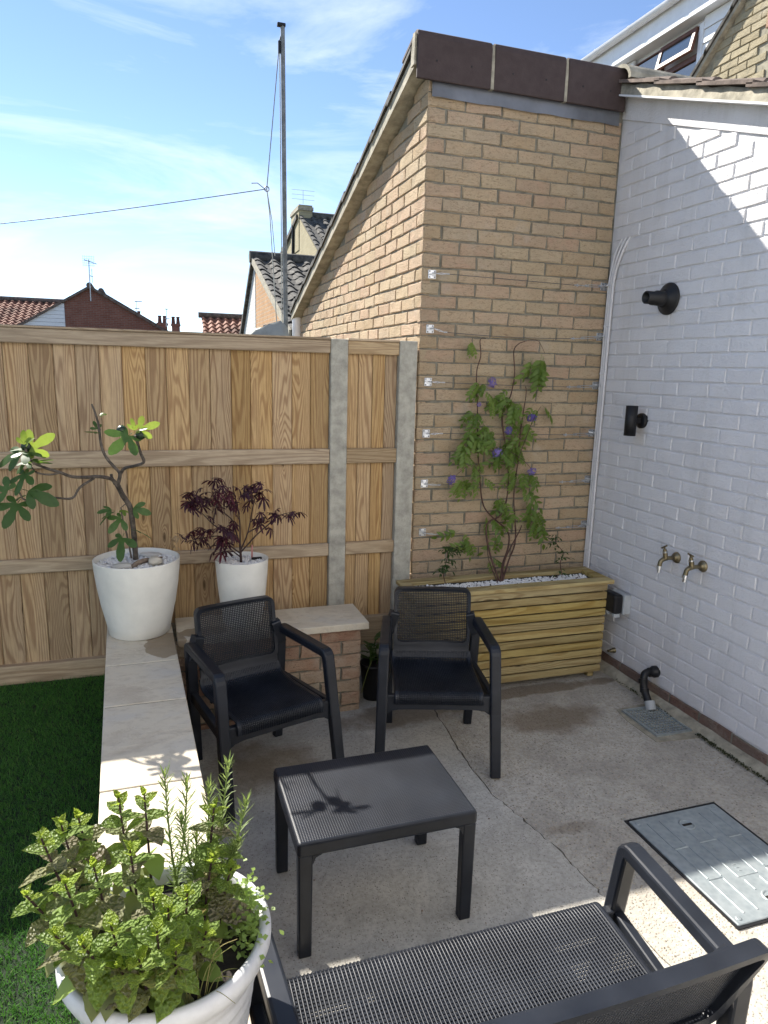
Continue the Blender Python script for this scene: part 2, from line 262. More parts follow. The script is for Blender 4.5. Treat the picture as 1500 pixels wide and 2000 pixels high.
class MB:
    def __init__(s): s.v = []; s.f = []; s.sm = []
    def add(s, vs, fs, sm=False):
        b = len(s.v); s.v += [tuple(x) for x in vs]; s.f += [tuple(i+b for i in f) for f in fs]; s.sm += [sm]*len(fs); return s
    def box(s, x0, x1, y0, y1, z0, z1):
        return s.add([(x0, y0, z0), (x1, y0, z0), (x1, y1, z0), (x0, y1, z0), (x0, y0, z1), (x1, y0, z1), (x1, y1, z1), (x0, y1, z1)], [(3, 2, 1, 0), (4, 5, 6, 7), (0, 1, 5, 4), (1, 2, 6, 5), (2, 3, 7, 6), (3, 0, 4, 7)])
    def hexa(s, p): return s.add(p, [(3, 2, 1, 0), (4, 5, 6, 7), (0, 1, 5, 4), (1, 2, 6, 5), (2, 3, 7, 6), (3, 0, 4, 7)])
    def tube(s, pts, rad, n=8, cap=True):
        pts = [Vector(p) for p in pts]; rad = rad if hasattr(rad, '__len__') else [rad]*len(pts); rings = []; up = None
        for i, p in enumerate(pts):
            t = (pts[min(i+1, len(pts)-1)]-pts[max(i-1, 0)]).normalized()
            if up is None: up = t.orthogonal().normalized()
            a = (up-t*up.dot(t)).normalized(); up = a; b = t.cross(a)
            rings.append([p+(a*math.cos(2*math.pi*k/n)+b*math.sin(2*math.pi*k/n))*rad[i] for k in range(n)])
        vs = [q for r_ in rings for q in r_]; fs = [(i*n+k, i*n+(k+1) % n, (i+1)*n+(k+1) % n, (i+1)*n+k) for i in range(len(pts)-1) for k in range(n)]
        s.add(vs, fs, True)
        if cap: s.add(rings[0], [tuple(reversed(range(n)))]); s.add(rings[-1], [tuple(range(n))])
        return s
    def sweep(s, pts, w, h, side, r=.006, cap=True):
        pts = [Vector(p) for p in pts]; N_ = len(pts); W_ = w if hasattr(w, '__len__') else [w]*N_; H_ = h if hasattr(h, '__len__') else [h]*N_; side = Vector(side); rings = []
        for i, p in enumerate(pts):
            a = (pts[i]-pts[i-1]).normalized() if i else (pts[1]-pts[0]).normalized(); b = (pts[i+1]-pts[i]).normalized() if i < N_-1 else a
            t = (a+b).normalized(); k = 1/max(.5, t.dot(a)); sd = (side-t*side.dot(t)).normalized(); nn = t.cross(sd)
            hw, hh = W_[i]/2, H_[i]/2; q = []
            for sx, sy in ((1, 1), (-1, 1), (-1, -1), (1, -1)):
                c = [(sx*hw, sy*(hh-r)), (sx*(hw-r*.3), sy*(hh-r*.3)), (sx*(hw-r), sy*hh)]
                if sx*sy < 0: c.reverse()
                q += c
            rings.append([p+sd*x+nn*(y*k) for x, y in q])
        n = 12; vs = [x for r_ in rings for x in r_]
        s.add(vs, [(i*n+k, i*n+(k+1) % n, (i+1)*n+(k+1) % n, (i+1)*n+k) for i in range(N_-1) for k in range(n)], False)
        if cap: s.add(rings[0], [tuple(reversed(range(n)))]); s.add(rings[-1], [tuple(range(n))])
        return s
    def lathe(s, prof, n=40, c=(0, 0, 0), axis='z', close=False):
        vs = []; c = Vector(c)
        for (r_, z) in prof:
            for k in range(n):
                a = 2*math.pi*k/n; x, y = r_*math.cos(a), r_*math.sin(a)
                vs.append(c+(Vector((x, y, z)) if axis == 'z' else Vector((-z, x, y))))
        fs = [(i*n+k, i*n+(k+1) % n, (i+1)*n+(k+1) % n, (i+1)*n+k) for i in range(len(prof)-1) for k in range(n)]
        return s.add(vs, fs, True)
    def prism(s, poly, axis, a, b):
        f = {'x': lambda u, v, d: (d, u, v), 'y': lambda u, v, d: (u, d, v), 'z': lambda u, v, d: (u, v, d)}[axis]; n = len(poly)
        return s.add([f(u, v, a) for u, v in poly]+[f(u, v, b) for u, v in poly], [tuple(reversed(range(n))), tuple(range(n, 2*n))]+[(k, (k+1) % n, n+(k+1) % n, n+k) for k in range(n)])
    def mesh(s, name, mat, bevel=0, seg=1, fix=True):
        me = bpy.data.meshes.new(name); me.from_pydata(s.v, [], s.f); me.polygons.foreach_set('use_smooth', s.sm)
        if bevel or fix:
            bm = bmesh.new(); bm.from_mesh(me)
            if bevel:
                bmesh.ops.remove_doubles(bm, verts=bm.verts, dist=1e-5)
                ed = [e for e in bm.edges if len(e.link_faces) == 2 and e.calc_face_angle(0) > .5]
                bmesh.ops.bevel(bm, geom=ed, offset=bevel, segments=seg, affect='EDGES', profile=.5)
            if fix: bmesh.ops.recalc_face_normals(bm, faces=bm.faces)
            bm.to_mesh(me); bm.free()
        if mat: me.materials.append(MT[mat] if isinstance(mat, str) else mat)
        return me
    def build(s, name, mat, parent=None, bevel=0, seg=1, fix=True): return link(name, s.mesh(name, mat, bevel, seg, fix), parent)
def fillet(pts, r, n=4):
    pts = [Vector(p) for p in pts]; out = [pts[0]]
    for i in range(1, len(pts)-1):
        a, b, c = pts[i-1], pts[i], pts[i+1]; d1 = (a-b); d2 = (c-b); rr = min(r, d1.length*.45, d2.length*.45); p, q = b+d1.normalized()*rr, b+d2.normalized()*rr
        for k in range(n+1):
            t = k/n; out.append(p*(1-t)**2+b*2*t*(1-t)+q*t*t)
    return out+[pts[-1]]
def smooth_path(pts, n=4):
    P = [Vector(p) for p in pts]; out = []
    for i in range(len(P)-1):
        p0, p1, p2, p3 = P[max(i-1, 0)], P[i], P[i+1], P[min(i+2, len(P)-1)]
        for k in range(n):
            t = k/n; out.append(.5*((2*p1)+(p2-p0)*t+(2*p0-5*p1+4*p2-p3)*t*t+(3*p1-p0-3*p2+p3)*t**3))
    return out+[P[-1]]
def np_mesh(name, V, F, mat, attr=None, smooth=False):
    me = bpy.data.meshes.new(name); nf, k = F.shape; me.vertices.add(len(V)); me.vertices.foreach_set('co', V.astype(np.float32).ravel()); me.loops.add(nf*k); me.loops.foreach_set('vertex_index', F.astype(np.int32).ravel())
    me.polygons.add(nf); me.polygons.foreach_set('loop_start', np.arange(0, nf*k, k, dtype=np.int32)); me.polygons.foreach_set('use_smooth', np.full(nf, smooth)); me.update(calc_edges=True)
    if attr is not None: a = me.attributes.new('rnd', 'FLOAT', 'POINT'); a.data.foreach_set('value', attr.astype(np.float32))
    me.materials.append(MT[mat]); return me
# ------------------------------------------------------------------ bricks
def brick_data(L, H=.065, D=.05, seed=0, rough=.0022, edge=.0055):
    rr = random.Random(seed); j = lambda k=rough: rr.uniform(-k, k)
    xs = [0, edge, L*.5+j(.02), L-edge, L]; zs = [0, edge, H-edge, H]; V = []; F = []
    g = []
    for iz, z in enumerate(zs):
        row = []
        for ix, x in enumerate(xs):
            e = ix in (0, 4) or iz in (0, 3); y = (edge*.75 if e else 0)+j(rough*.7)
            xx = x+(j() if e else j(.002)); zz = z+(j() if e else j(.002)); row.append(len(V)); V.append((xx-L/2, y, zz-H/2))
        g.append(row)
    for iz in range(3):
        for ix in range(4): F.append((g[iz][ix], g[iz][ix+1], g[iz+1][ix+1], g[iz+1][ix]))
    ring = g[0]+[g[1][4], g[2][4]]+g[3][::-1]+[g[2][0], g[1][0]]; b = len(V); nfr = len(F)
    V += [V[i] for i in ring]; V += [(V[i][0], D, V[i][2]) for i in ring]; n = len(ring)
    for k in range(n): F.append((b+(k+1) % n, b+k, b+n+k, b+n+(k+1) % n))
    return V, F, nfr
def brick_mesh(L, mat, seed, H=.065, rough=.0022, D=.05, edge=.0045):
    V, F, nfr = brick_data(L, H, D, seed, rough, edge); me = bpy.data.meshes.new('brick'); me.from_pydata(V, [], F); me.materials.append(MT[mat]); return me
class BrickWall:
    """bricks as objects (shared meshes), the ones past the limit joined into one part"""
    def __init__(s, mat, rough=.0022, H=.065, edge=.0045): s.mat, s.rough, s.H, s.pool, s.items, s.edge = mat, rough, H, {}, [], edge
    def add(s, c, L, rz, pri): s.items.append((pri, Vector(c), round(L, 4), rz))
    def finish(s, parent, limit, restname='bricks_beyond_count'):
        s.items.sort(key=lambda t: t[0]); rest = s.items[limit:]
        for i, (_, c, L, rz) in enumerate(s.items[:limit]):
            key = (L, random.randrange(10 if L in (.215, .1025) else 1))
            if key not in s.pool: s.pool[key] = brick_mesh(L, s.mat, hash(key) % 9999, s.H, s.rough, .05, s.edge)
            o = link('brick', s.pool[key], parent, c, (random.gauss(0, .004), random.gauss(0, .006), rz+random.gauss(0, .004)))
        if rest:
            VV, FF, RN = [], [], []; b = 0
            for (_, c, L, rz) in rest:
                V, F, _n = brick_data(L, s.H, .05, random.randrange(9999), s.rough, s.edge); V = np.array(V); ca, sa = math.cos(rz), math.sin(rz)
                VV.append(np.stack([V[:, 0]*ca-V[:, 1]*sa+c.x, V[:, 0]*sa+V[:, 1]*ca+c.y, V[:, 2]+c.z], 1)); FF.append(np.array(F)+b); b += len(V); RN.append(np.full(len(V), random.random()*5))
            o = link(restname, np_mesh(restname, np.concatenate(VV), np.concatenate(FF), s.mat, np.concatenate(RN)), parent); o['kind'] = 'stuff'
W = 1.2375; ZC = [2.385-.075*k for k in range(-14, 32)]
# ------------------------------------------------------------------ ground
g = MB().box(-400, 400, -400, 400, -.6, -.05).build('ground', 'terrain'); tag(g, kind='structure')
crack = [(-.02, .05), (-.05, -.4), (-.06, -.69), (-.10, -1.0), (-.105, -1.355), (-.06, -1.55), (-.026, -1.738), (-.006, -1.953), (.007, -2.09), (.03, -2.6), (.02, -3.4), (.04, -6)]
cr = []
for a, b in zip(crack[:-1], crack[1:]):
    for k in range(9):
        t = k/9; cr.append((a[0]+(b[0]-a[0])*t+random.gauss(0, .004), a[1]+(b[1]-a[1])*t))
cr.append(crack[-1])
def slab(name, poly, z, mat):
    o = MB().prism(poly, 'z', -.08, z).build(name, mat); tag(o, kind='structure'); return o
slab('patio_slab', [(-1.45, .2)]+[(x-.002, y) for x, y in cr]+[(-1.45, -6)], 0.0, 'conc_new')
slab('old_patio_slab', [(W+.02, .2), (W+.02, -6)]+[(x+.004+abs(random.gauss(0, .003)), y) for x, y in cr[::-1]], -.004, 'conc_old')
lw = MB().box(-6, -1.66, -6.2, .02, -.3, .185).build('lawn_base', 'turfbase'); tag(lw, kind='structure')
# turf blades
def blades(n, x0, x1, y0, y1, z, h0, h1, wd):
    P = np.stack([rng.uniform(x0, x1, n), rng.uniform(y0, y1, n), np.full(n, z)], 1); a = rng.uniform(0, 2*math.pi, n); h = rng.uniform(h0, h1, n); le = rng.normal(0, .012, (n, 2)); le[:, 1] -= .004
    d = np.stack([np.cos(a), np.sin(a), np.zeros(n)], 1)*wd; T = P+np.stack([le[:, 0], le[:, 1], h], 1); Mid = P*.5+T*.5; Mid[:, :2] -= le*.25
    V = np.stack([P-d, P+d, Mid+d*.8, T, Mid-d*.8], 1).reshape(-1, 3); i = np.arange(n)*5
    F = np.concatenate([np.stack([i, i+1, i+2], 1), np.stack([i, i+2, i+4], 1), np.stack([i+4, i+2, i+3], 1)]); return V, F, np.repeat(rng.beta(2, 2, n), 5)
V1, F1, A1 = blades(125000, -2.75, -1.70, -3.2, -.05, .18, .014, .030, .0011)
V2, F2, A2 = blades(40000, -5, -2.75, -4.5, -.05, .18, .014, .03, .0018)
tf = link('lawn_turf', np_mesh('lawn_turf', np.concatenate([V1, V2]), np.concatenate([F1, F2+len(V1)]), 'turf', np.concatenate([A1, A2])))
tag(tf, 'short green artificial grass lawn beside the stone topped wall', 'artificial grass', kind='stuff')
# ------------------------------------------------------------------ brick outbuilding with mono pitch roof
ob = thing('brick_outbuilding', 'buff brick outbuilding with sloping gable and brown ridge tiles, behind the planter', 'building', (.6, 0, 0))
VS = .3257
zv = lambda y: 3.435-VS*y
core = MB().prism([(.004, -.1), (3.45, -.1), (3.45, zv(3.45)-.01), (.004, zv(0)-.02)], 'x', .004, W+.003).build('wall', 'mortar', ob)
bw = BrickWall('brick_buff', .0036)
for z in ZC:
    k = round((2.385-z)/.075)
    if z < .03 or z > 3.33: continue
    x = 0
    first = .215 if k % 2 == 0 else .1025
    while x < W-.03:
        L = first if x == 0 else .215; L2 = min(L, W-.006-x)
        bw.add((x+L2/2-.001*(x == 0), -.003, z), L2, 0, 0 if z > .58 else 9); x += L+.01
for z in ZC:
    k = round((2.385-z)/.075); y = 0
    if z < .3: continue
    first = .1025 if k % 2 == 0 else .215
    while y < 3.4:
        L = first if y == 0 else .215; yc = y+L/2
        if z+.03 < zv(yc+.06)+.03: bw.add((-.003, yc, z), L, -math.pi/2, (1+y) if z > 1.95 else 10)
        y += L+.01
bw.finish(core, 300)
# verge strip under the sloping tiles
vs_ = MB()
vs_.hexa([(-.085, -.03, zv(-.03)+.0), (.02, -.03, zv(-.03)), (.02, 3.42, zv(3.42)), (-.085, 3.42, zv(3.42)), (-.085, -.03, zv(-.03)+.075), (.02, -.03, zv(-.03)+.075), (.02, 3.42, zv(3.42)+.075), (-.085, 3.42, zv(3.42)+.075)])
vs_.build('verge', 'cement', ob)
for i in range(10):
    for jx in range(5):
        y0 = .06+i*.335; x0 = -.1+jx*.29; t = MB(); n = 8
        pr = [(x0+.29*q/n, .022*math.sin(q/n*2*math.pi)) for q in range(n+1)]
        va = [(x, y0-.03, zv(y0-.03)+.112+h) for x, h in pr]+[(x, y0+.36, zv(y0+.36)+.088+h) for x, h in pr]; vb = [(x, y, z-.022) for x, y, z in va]; m_ = n+1
        t.add(va, [(q, q+1, m_+q+1, m_+q) for q in range(n)], True); t.add(vb, [(q+1, q, m_+q, m_+q+1) for q in range(n)], True)
        t.add(va[:m_]+vb[:m_], [(q, m_+q, m_+q+1, q+1) for q in range(n)]); t.add(va[m_:]+vb[m_:], [(q+1, m_+q+1, m_+q, q) for q in range(n)])
        t.add([va[0], va[m_], vb[m_], vb[0]], [(0, 1, 2, 3)]); t.add([va[n], va[m_+n], vb[m_+n], vb[n]], [(3, 2, 1, 0)]); t.build('roof_tile', 'tile_dark', ob)
xj = [-.088, at(964, 130, Y=-.05).x, at(1106, 180, Y=-.05).x, 1.212]
for a, b in zip(xj[:-1], xj[1:]):
    a2, b2 = a+.009*(a != xj[0]), b-.009*(b != xj[-1])
    prof = [(-.05, 3.362), (-.052, 3.56), (-.045, 3.588), (-.02, 3.602), (.01, 3.600), (.20, 3.535), (.20, 3.513), (.0, 3.577), (-.025, 3.575), (-.032, 3.555), (-.032, 3.362)]
    t = MB().prism(prof, 'x', a2, b2).build('ridge_tile', 'ridge', ob, .0035)
    for q in (.25, .72):
        xx = a2+(b2-a2)*q; MB().box(xx-.004, xx+.004, -.0535, -.049, 3.452, 3.460).build('nail_hole', 'black', t)
for xq in xj[1:3]: MB().box(xq-.011, xq+.011, -.047, .19, 3.365, 3.515).add([(xq-.011, -.047, 3.515), (xq+.011, -.047, 3.515), (xq+.011, -.04, 3.585), (xq-.011, -.04, 3.585), (xq-.011, .19, 3.515), (xq+.011, .19, 3.515), (xq+.011, .01, 3.595), (xq-.011, .01, 3.595)], [(0, 1, 2, 3), (3, 2, 6, 7), (7, 6, 5, 4), (0, 3, 7, 4), (1, 5, 6, 2)]).build('ridge_joint', 'cement', ob)
MB().prism([(-.03, 3.43), (.02, 3.43), (.02, 3.5), (.0, 3.585), (-.03, 3.58)], 'x', -.10, -.0885).build('ridge_end_bedding', 'cement', ob)
fl = MB(); n = 26
for i in range(n+1):
    x = .012+(1.2-.012)*i/n; yy = -.017-.006*math.sin(i*1.7)*random.random()
    fl.v += [(x, yy-.004, 3.293+.002*math.sin(i*.9)), (x, yy-.002, 3.35), (x, -.012, 3.40)]
for i in range(n):
    for k in range(2): fl.f.append((3*i+k, 3*i+3+k, 3*i+4+k, 3*i+1+k)); fl.sm.append(True)
o = fl.build('lead_flashing', 'lead', ob); 
gp = MB().lathe([(.045, 0), (.05, .01), (.05, .25)], 14, (-.03, 3.40, 2.14)).build('gutter_outlet', 'upvc', ob)
# ------------------------------------------------------------------ white painted building on the right
wb = thing('white_painted_building', 'white painted brick building with tiled verge along the right edge', 'building', (2, -1.5, 0))
zw = lambda y: 3.457+.355*y
wc = MB().prism([(.3, -.1), (.3, zw(0)-.1), (0, zw(0)-.005), (-4.2, zw(-4.2)-.005), (-4.2, -.1)], 'x', W+.006, 4.3).build('wall', 'paint', wb)
MB().box(-4.6, 4.3, -5.5, -5.1, -.1, 5.2).build('added_bounce_wall', 'paint', wb)  # unseen wall behind the camera, added to bounce sunlight into the shaded patio
for (a, b, z0, z1, nm) in ((-3.6, -2.4, .9, 2.1, 'window'), (.6, 1.1, .9, 2.1, 'window'), (-1.9, -.9, 0, 2.1, 'bounce_wall_door')):  # made-up windows and door dressing the added bounce wall
    o = MB().box(a, b, -5.102, -5.06, z0, z1).build(nm, 'upvc', wb); MB().box(a+.07, b-.07, -5.0595, -5.055, z0+.07, z1-.07).build('pane', 'glass', o)
ww = BrickWall('paint', .0016, .066, .0040)
for z in ZC:
    k = round((2.385-z)/.075)
    if z < .115: continue
    y0 = (-.478 if k % 2 == 0 else -.359)+.675
    for n_ in range(24):
        a, b = y0-.225*n_-.005, y0-.225*(n_+1)+.005
        a = min(a, -.004)
        if a-b < .03 or z+.034 > zw((a+b)/2)-.115: continue
        vis = (a+b)/2 > -1.62-.1*0 
        ww.add((W, (a+b)/2, z), a-b, -math.pi/2, -(a+b)/2 if vis else 20-(a+b)/2)
ww.finish(wc, 300)
MB().add([(W-.004, .0, zw(0)-.118), (W-.004, -4.2, zw(-4.2)-.118), (W-.004, -4.2, zw(-4.2)), (W-.004, 0, zw(0)), (W+.01, 0, zw(0)-.122), (W+.01, -4.2, zw(-4.2)-.122)], [(0, 1, 2, 3), (0, 4, 5, 1)]).build('rendered_band', 'paint', wb)
MB().hexa([(W-.075, 0, zw(0)), (W+.05, 0, zw(0)), (W+.05, -4.25, zw(-4.25)), (W-.075, -4.25, zw(-4.25)), (W-.075, 0, zw(0)+.010), (W+.05, 0, zw(0)+.010), (W+.05, -4.25, zw(-4.25)+.010), (W-.075, -4.25, zw(-4.25)+.010)]).build('undercloak', 'upvc', wb)
nv = 60; mv = MB()
for i in range(nv+1):
    y = -.01-4.2*i/nv; h = .058+.012*math.sin(i*2.1)*random.random()
    mv.v += [(W-.066+random.gauss(0, .002), y, zw(y)+.0105), (W-.062+random.gauss(0, .003), y, zw(y)+.012+h), (W+.05, y, zw(y)+.012+h)]
for i in range(nv):
    for k in range(2): mv.f.append((3*i+k, 3*i+1+k, 3*i+4+k, 3*i+3+k)); mv.sm.append(True)
mv.add([mv.v[0], mv.v[1], mv.v[2], (W+.05, -.01, zw(-.01)+.0105)], [(0, 1, 2, 3)])
mv.build('verge_mortar', 'cement', wb)
for i in range(12):
    for jx in range(4):
        y1 = -.04-i*.33; y0 = y1-.37; x0 = W-.085+jx*.30; t = MB()
        prof = [(0, .0), (0, .018), (.06, .018), (.075, .034), (.10, .04), (.125, .034), (.14, .018), (.21, .018), (.225, .034), (.25, .04), (.275, .034), (.295, .018), (.295, 0)]
        zz = lambda y, up: zw(y)+.064+up
        A_ = [(x0+x, y1, zz(y1, .004)+h) for x, h in prof]; B_ = [(x0+x, y0, zz(y0, .018)+h) for x, h in prof]; q = len(prof)
        t.add(A_+B_, [(e, e+1, q+e+1, q+e) for e in range(q-1)]+[tuple(range(q))[::-1], tuple(range(q, 2*q)), (q-1, 0, q, 2*q-1)]); t.build('roof_tile', 'tile_brown', wb)
for i in range(6):
    t = MB(); n = 10; x0 = W-.07+i*.45
    pr = [(.12*math.cos(a), .10*math.sin(a)) for a in [math.pi*q/n for q in range(n+1)]]; pi_ = [(.10*math.cos(a), .08*math.sin(a)) for a in [math.pi*q/n for q in range(n+1)]]
    t.prism([(-.02+u, zw(0)+.055+v) for u, v in pr]+[(-.02+u, zw(0)+.055+v) for u, v in pi_[::-1]], 'x', x0, x0+.44).build('ridge_tile', 'cement', wb)
bsl = MB().hexa([(W-.07, .08, zw(0)+.05), (4.3, .08, zw(0)+.05), (4.3, 3.6, zw(0)-1.1), (W-.0, 3.6, zw(0)-1.1), (W-.07, .08, zw(0)+.09), (4.3, .08, zw(0)+.09), (4.3, 3.6, zw(0)-1.06), (W, 3.6, zw(0)-1.06)]).build('rear_roof_slope', 'tile_brown', wb)
# unpainted plinth
pl = BrickWall('brick_dark', .004, .055)
for n_ in range(16): pl.add((W-.004, -.12-.225*n_, .066), .215, -math.pi/2, n_)
pb = MB().box(W-.001, W+.004, -3.9, -.0, -.05, .094).build('plinth', 'mortar', wb); pl.finish(pb, 60)
fi = MB(); 
for i in range(61):
    y = -.02-3.8*i/60; ww_ = .035+.012*random.random(); fi.v += [(W-.006, y, .042+.006*random.random()), (W-ww_, y, .026+.006*random.random()), (W-ww_-.012, y, -.01)]
for i in range(60):
    for k in range(2): fi.f.append((3*i+k, 3*i+1+k, 3*i+4+k, 3*i+3+k)); fi.sm.append(True)
fi.build('cement_fillet', 'cement', wb)
# ------------------------------------------------------------------ fence
FY = -.03
def post(x0, x1, label, ztop=2.008):
    o = MB().box(x0, x1, FY-.008, .075, -.2, ztop).build('concrete_post', 'conc_post', None, .006, 2); tag(o, label, 'fence post', 'concrete posts of the fence'); return o
post(-.534, -.436, 'grey concrete fence post standing behind the low wall, between two timber panels')
post(-.134, -.026, 'grey concrete fence post right against the buff brick corner', 2.012)
post(-2.47, -2.372, 'grey concrete fence post at the left end of the long fence panel')
def panel(x0, x1, label, nb, zb, group='timber fence panels'):
    f = thing('fence_panel', label, 'fence panel', ((x0+x1)/2, 0, zb), group)
    wd = (x1-x0)/nb; cuts = [x0+wd*i+(random.uniform(-.006, .006) if 0 < i < nb else 0) for i in range(nb+1)]
    for a, b in zip(cuts[:-1], cuts[1:]):
        h = 1.985+random.uniform(-.004, .004); e1, e2 = random.uniform(-.002, .003), random.uniform(-.003, .002)
        MB().hexa([(a+.0015, e1, zb), (b-.0012, e2, zb), (b-.0012, .010, zb), (a+.0015, .010, zb), (a+.0015, e1, h), (b-.0012, e2, h), (b-.0012, .010, h), (a+.0015, .010, h)]).box(b-.012, b+.014, .0108, .0145, zb, h).build('board', 'board', f, .0028)
    for (za, zb2) in ((.778, .852), (1.318, 1.402), (1.93, 2.0)):
        MB().box(x0, x1, FY, -.0045, za, zb2).build('rail', 'rail', f, .004)
    MB().box(x0, x1, FY-.006, .03, 2.0015, 2.013).build('capping', 'rail', f, .002)
    MB().box(x0, x1, FY-.006, .014, zb-.09, zb+.085).build('gravel_board', 'rail', f, .003)
    return f
panel(-2.372, -.534, 'long timber fence panel of upright boards behind the fig and maple pots', 17, .20)
panel(-.436, -.134, 'narrow timber fence panel between the two concrete posts', 4, .30)
panel(-4.3, -2.47, 'timber fence panel beyond the left end post', 17, .20)
o = MB().box(-.436, -.134, -.01, .03, -.1, .208).build('concrete_gravel_board', 'conc_post', None, .004); tag(o, 'grey concrete gravel board under the narrow fence panel', 'gravel board')
# ------------------------------------------------------------------ low wall with sandstone coping
lwall = thing('low_wall', 'low L shaped reclaimed brick wall topped with pale sandstone slabs', 'wall', (-1.4, -1, 0))
CZ = .515
ang = .0345
def skx(x, y): return x+(-(y+.4))*.0345
c1 = MB().prism([(skx(-1.70, -.1), -.1), (skx(-1.70, -4.6), -4.6), (skx(-1.452, -4.6), -4.6), (-1.44, -.42), (-.463, -.42), (-.463, -.10)], 'z', -.1, .474).build('wall_core', 'mortar', lwall)
lb = BrickWall('brick_red', .0045)
for r_ in range(7):
    z = .442-.0745*r_
    xs = -.452; first = True
    while xs > -1.40:
        L = (.1025 if (r_ % 2 and first) else .215); first = False
        L2 = min(L, xs+1.42); 
        if L2 > .03: lb.add((xs-L2/2, -.432, z), L2, 0, 0)
        xs -= L+.01
    yy = -.405-.004
    ys = -.428
    while ys < -.12:
        L = .215 if r_ % 2 else .1025; lb.add((-.449, ys+L/2+.004, z), min(L, -.1-ys), math.pi/2, 0); ys += L+.01
    y = -.44-(.1125 if r_ % 2 else 0)
    while y > -3.2:
        lb.add((skx(-1.440, y-.107), y-.107, z), .215, math.pi/2+.0345, 1-y*.1); y -= .225
lb.finish(c1, 200)
def cop(poly):
    t = MB().prism(poly, 'z', CZ-.038, CZ).build('coping_slab', 'stone', lwall, .004, 2)
for a, b in ((-.135, -.700), (-.708, -1.108), (-1.116, -1.700), (-1.708, -2.29), (-2.298, -2.89), (-2.898, -3.5), (-3.508, -4.1)):
    cop([(skx(-1.735, a), a), (skx(-1.735, b), b), (skx(-1.42, b), b), (skx(-1.42, a), a)])
cop([(-1.405, -.14), (-1.405, -.465), (-1.0, -.465), (-1.0, -.14)]); cop([(-.992, -.14), (-.992, -.463), (-.414, -.463), (-.414, -.14)])
for a in (-.704, -1.112, -1.704, -2.294): MB().prism([(skx(-1.73, a), a+.005), (skx(-1.73, a), a-.005), (skx(-1.425, a), a-.005), (skx(-1.425, a), a+.005)], 'z', CZ-.036, CZ-.004).build('coping_joint', 'mortar', lwall)
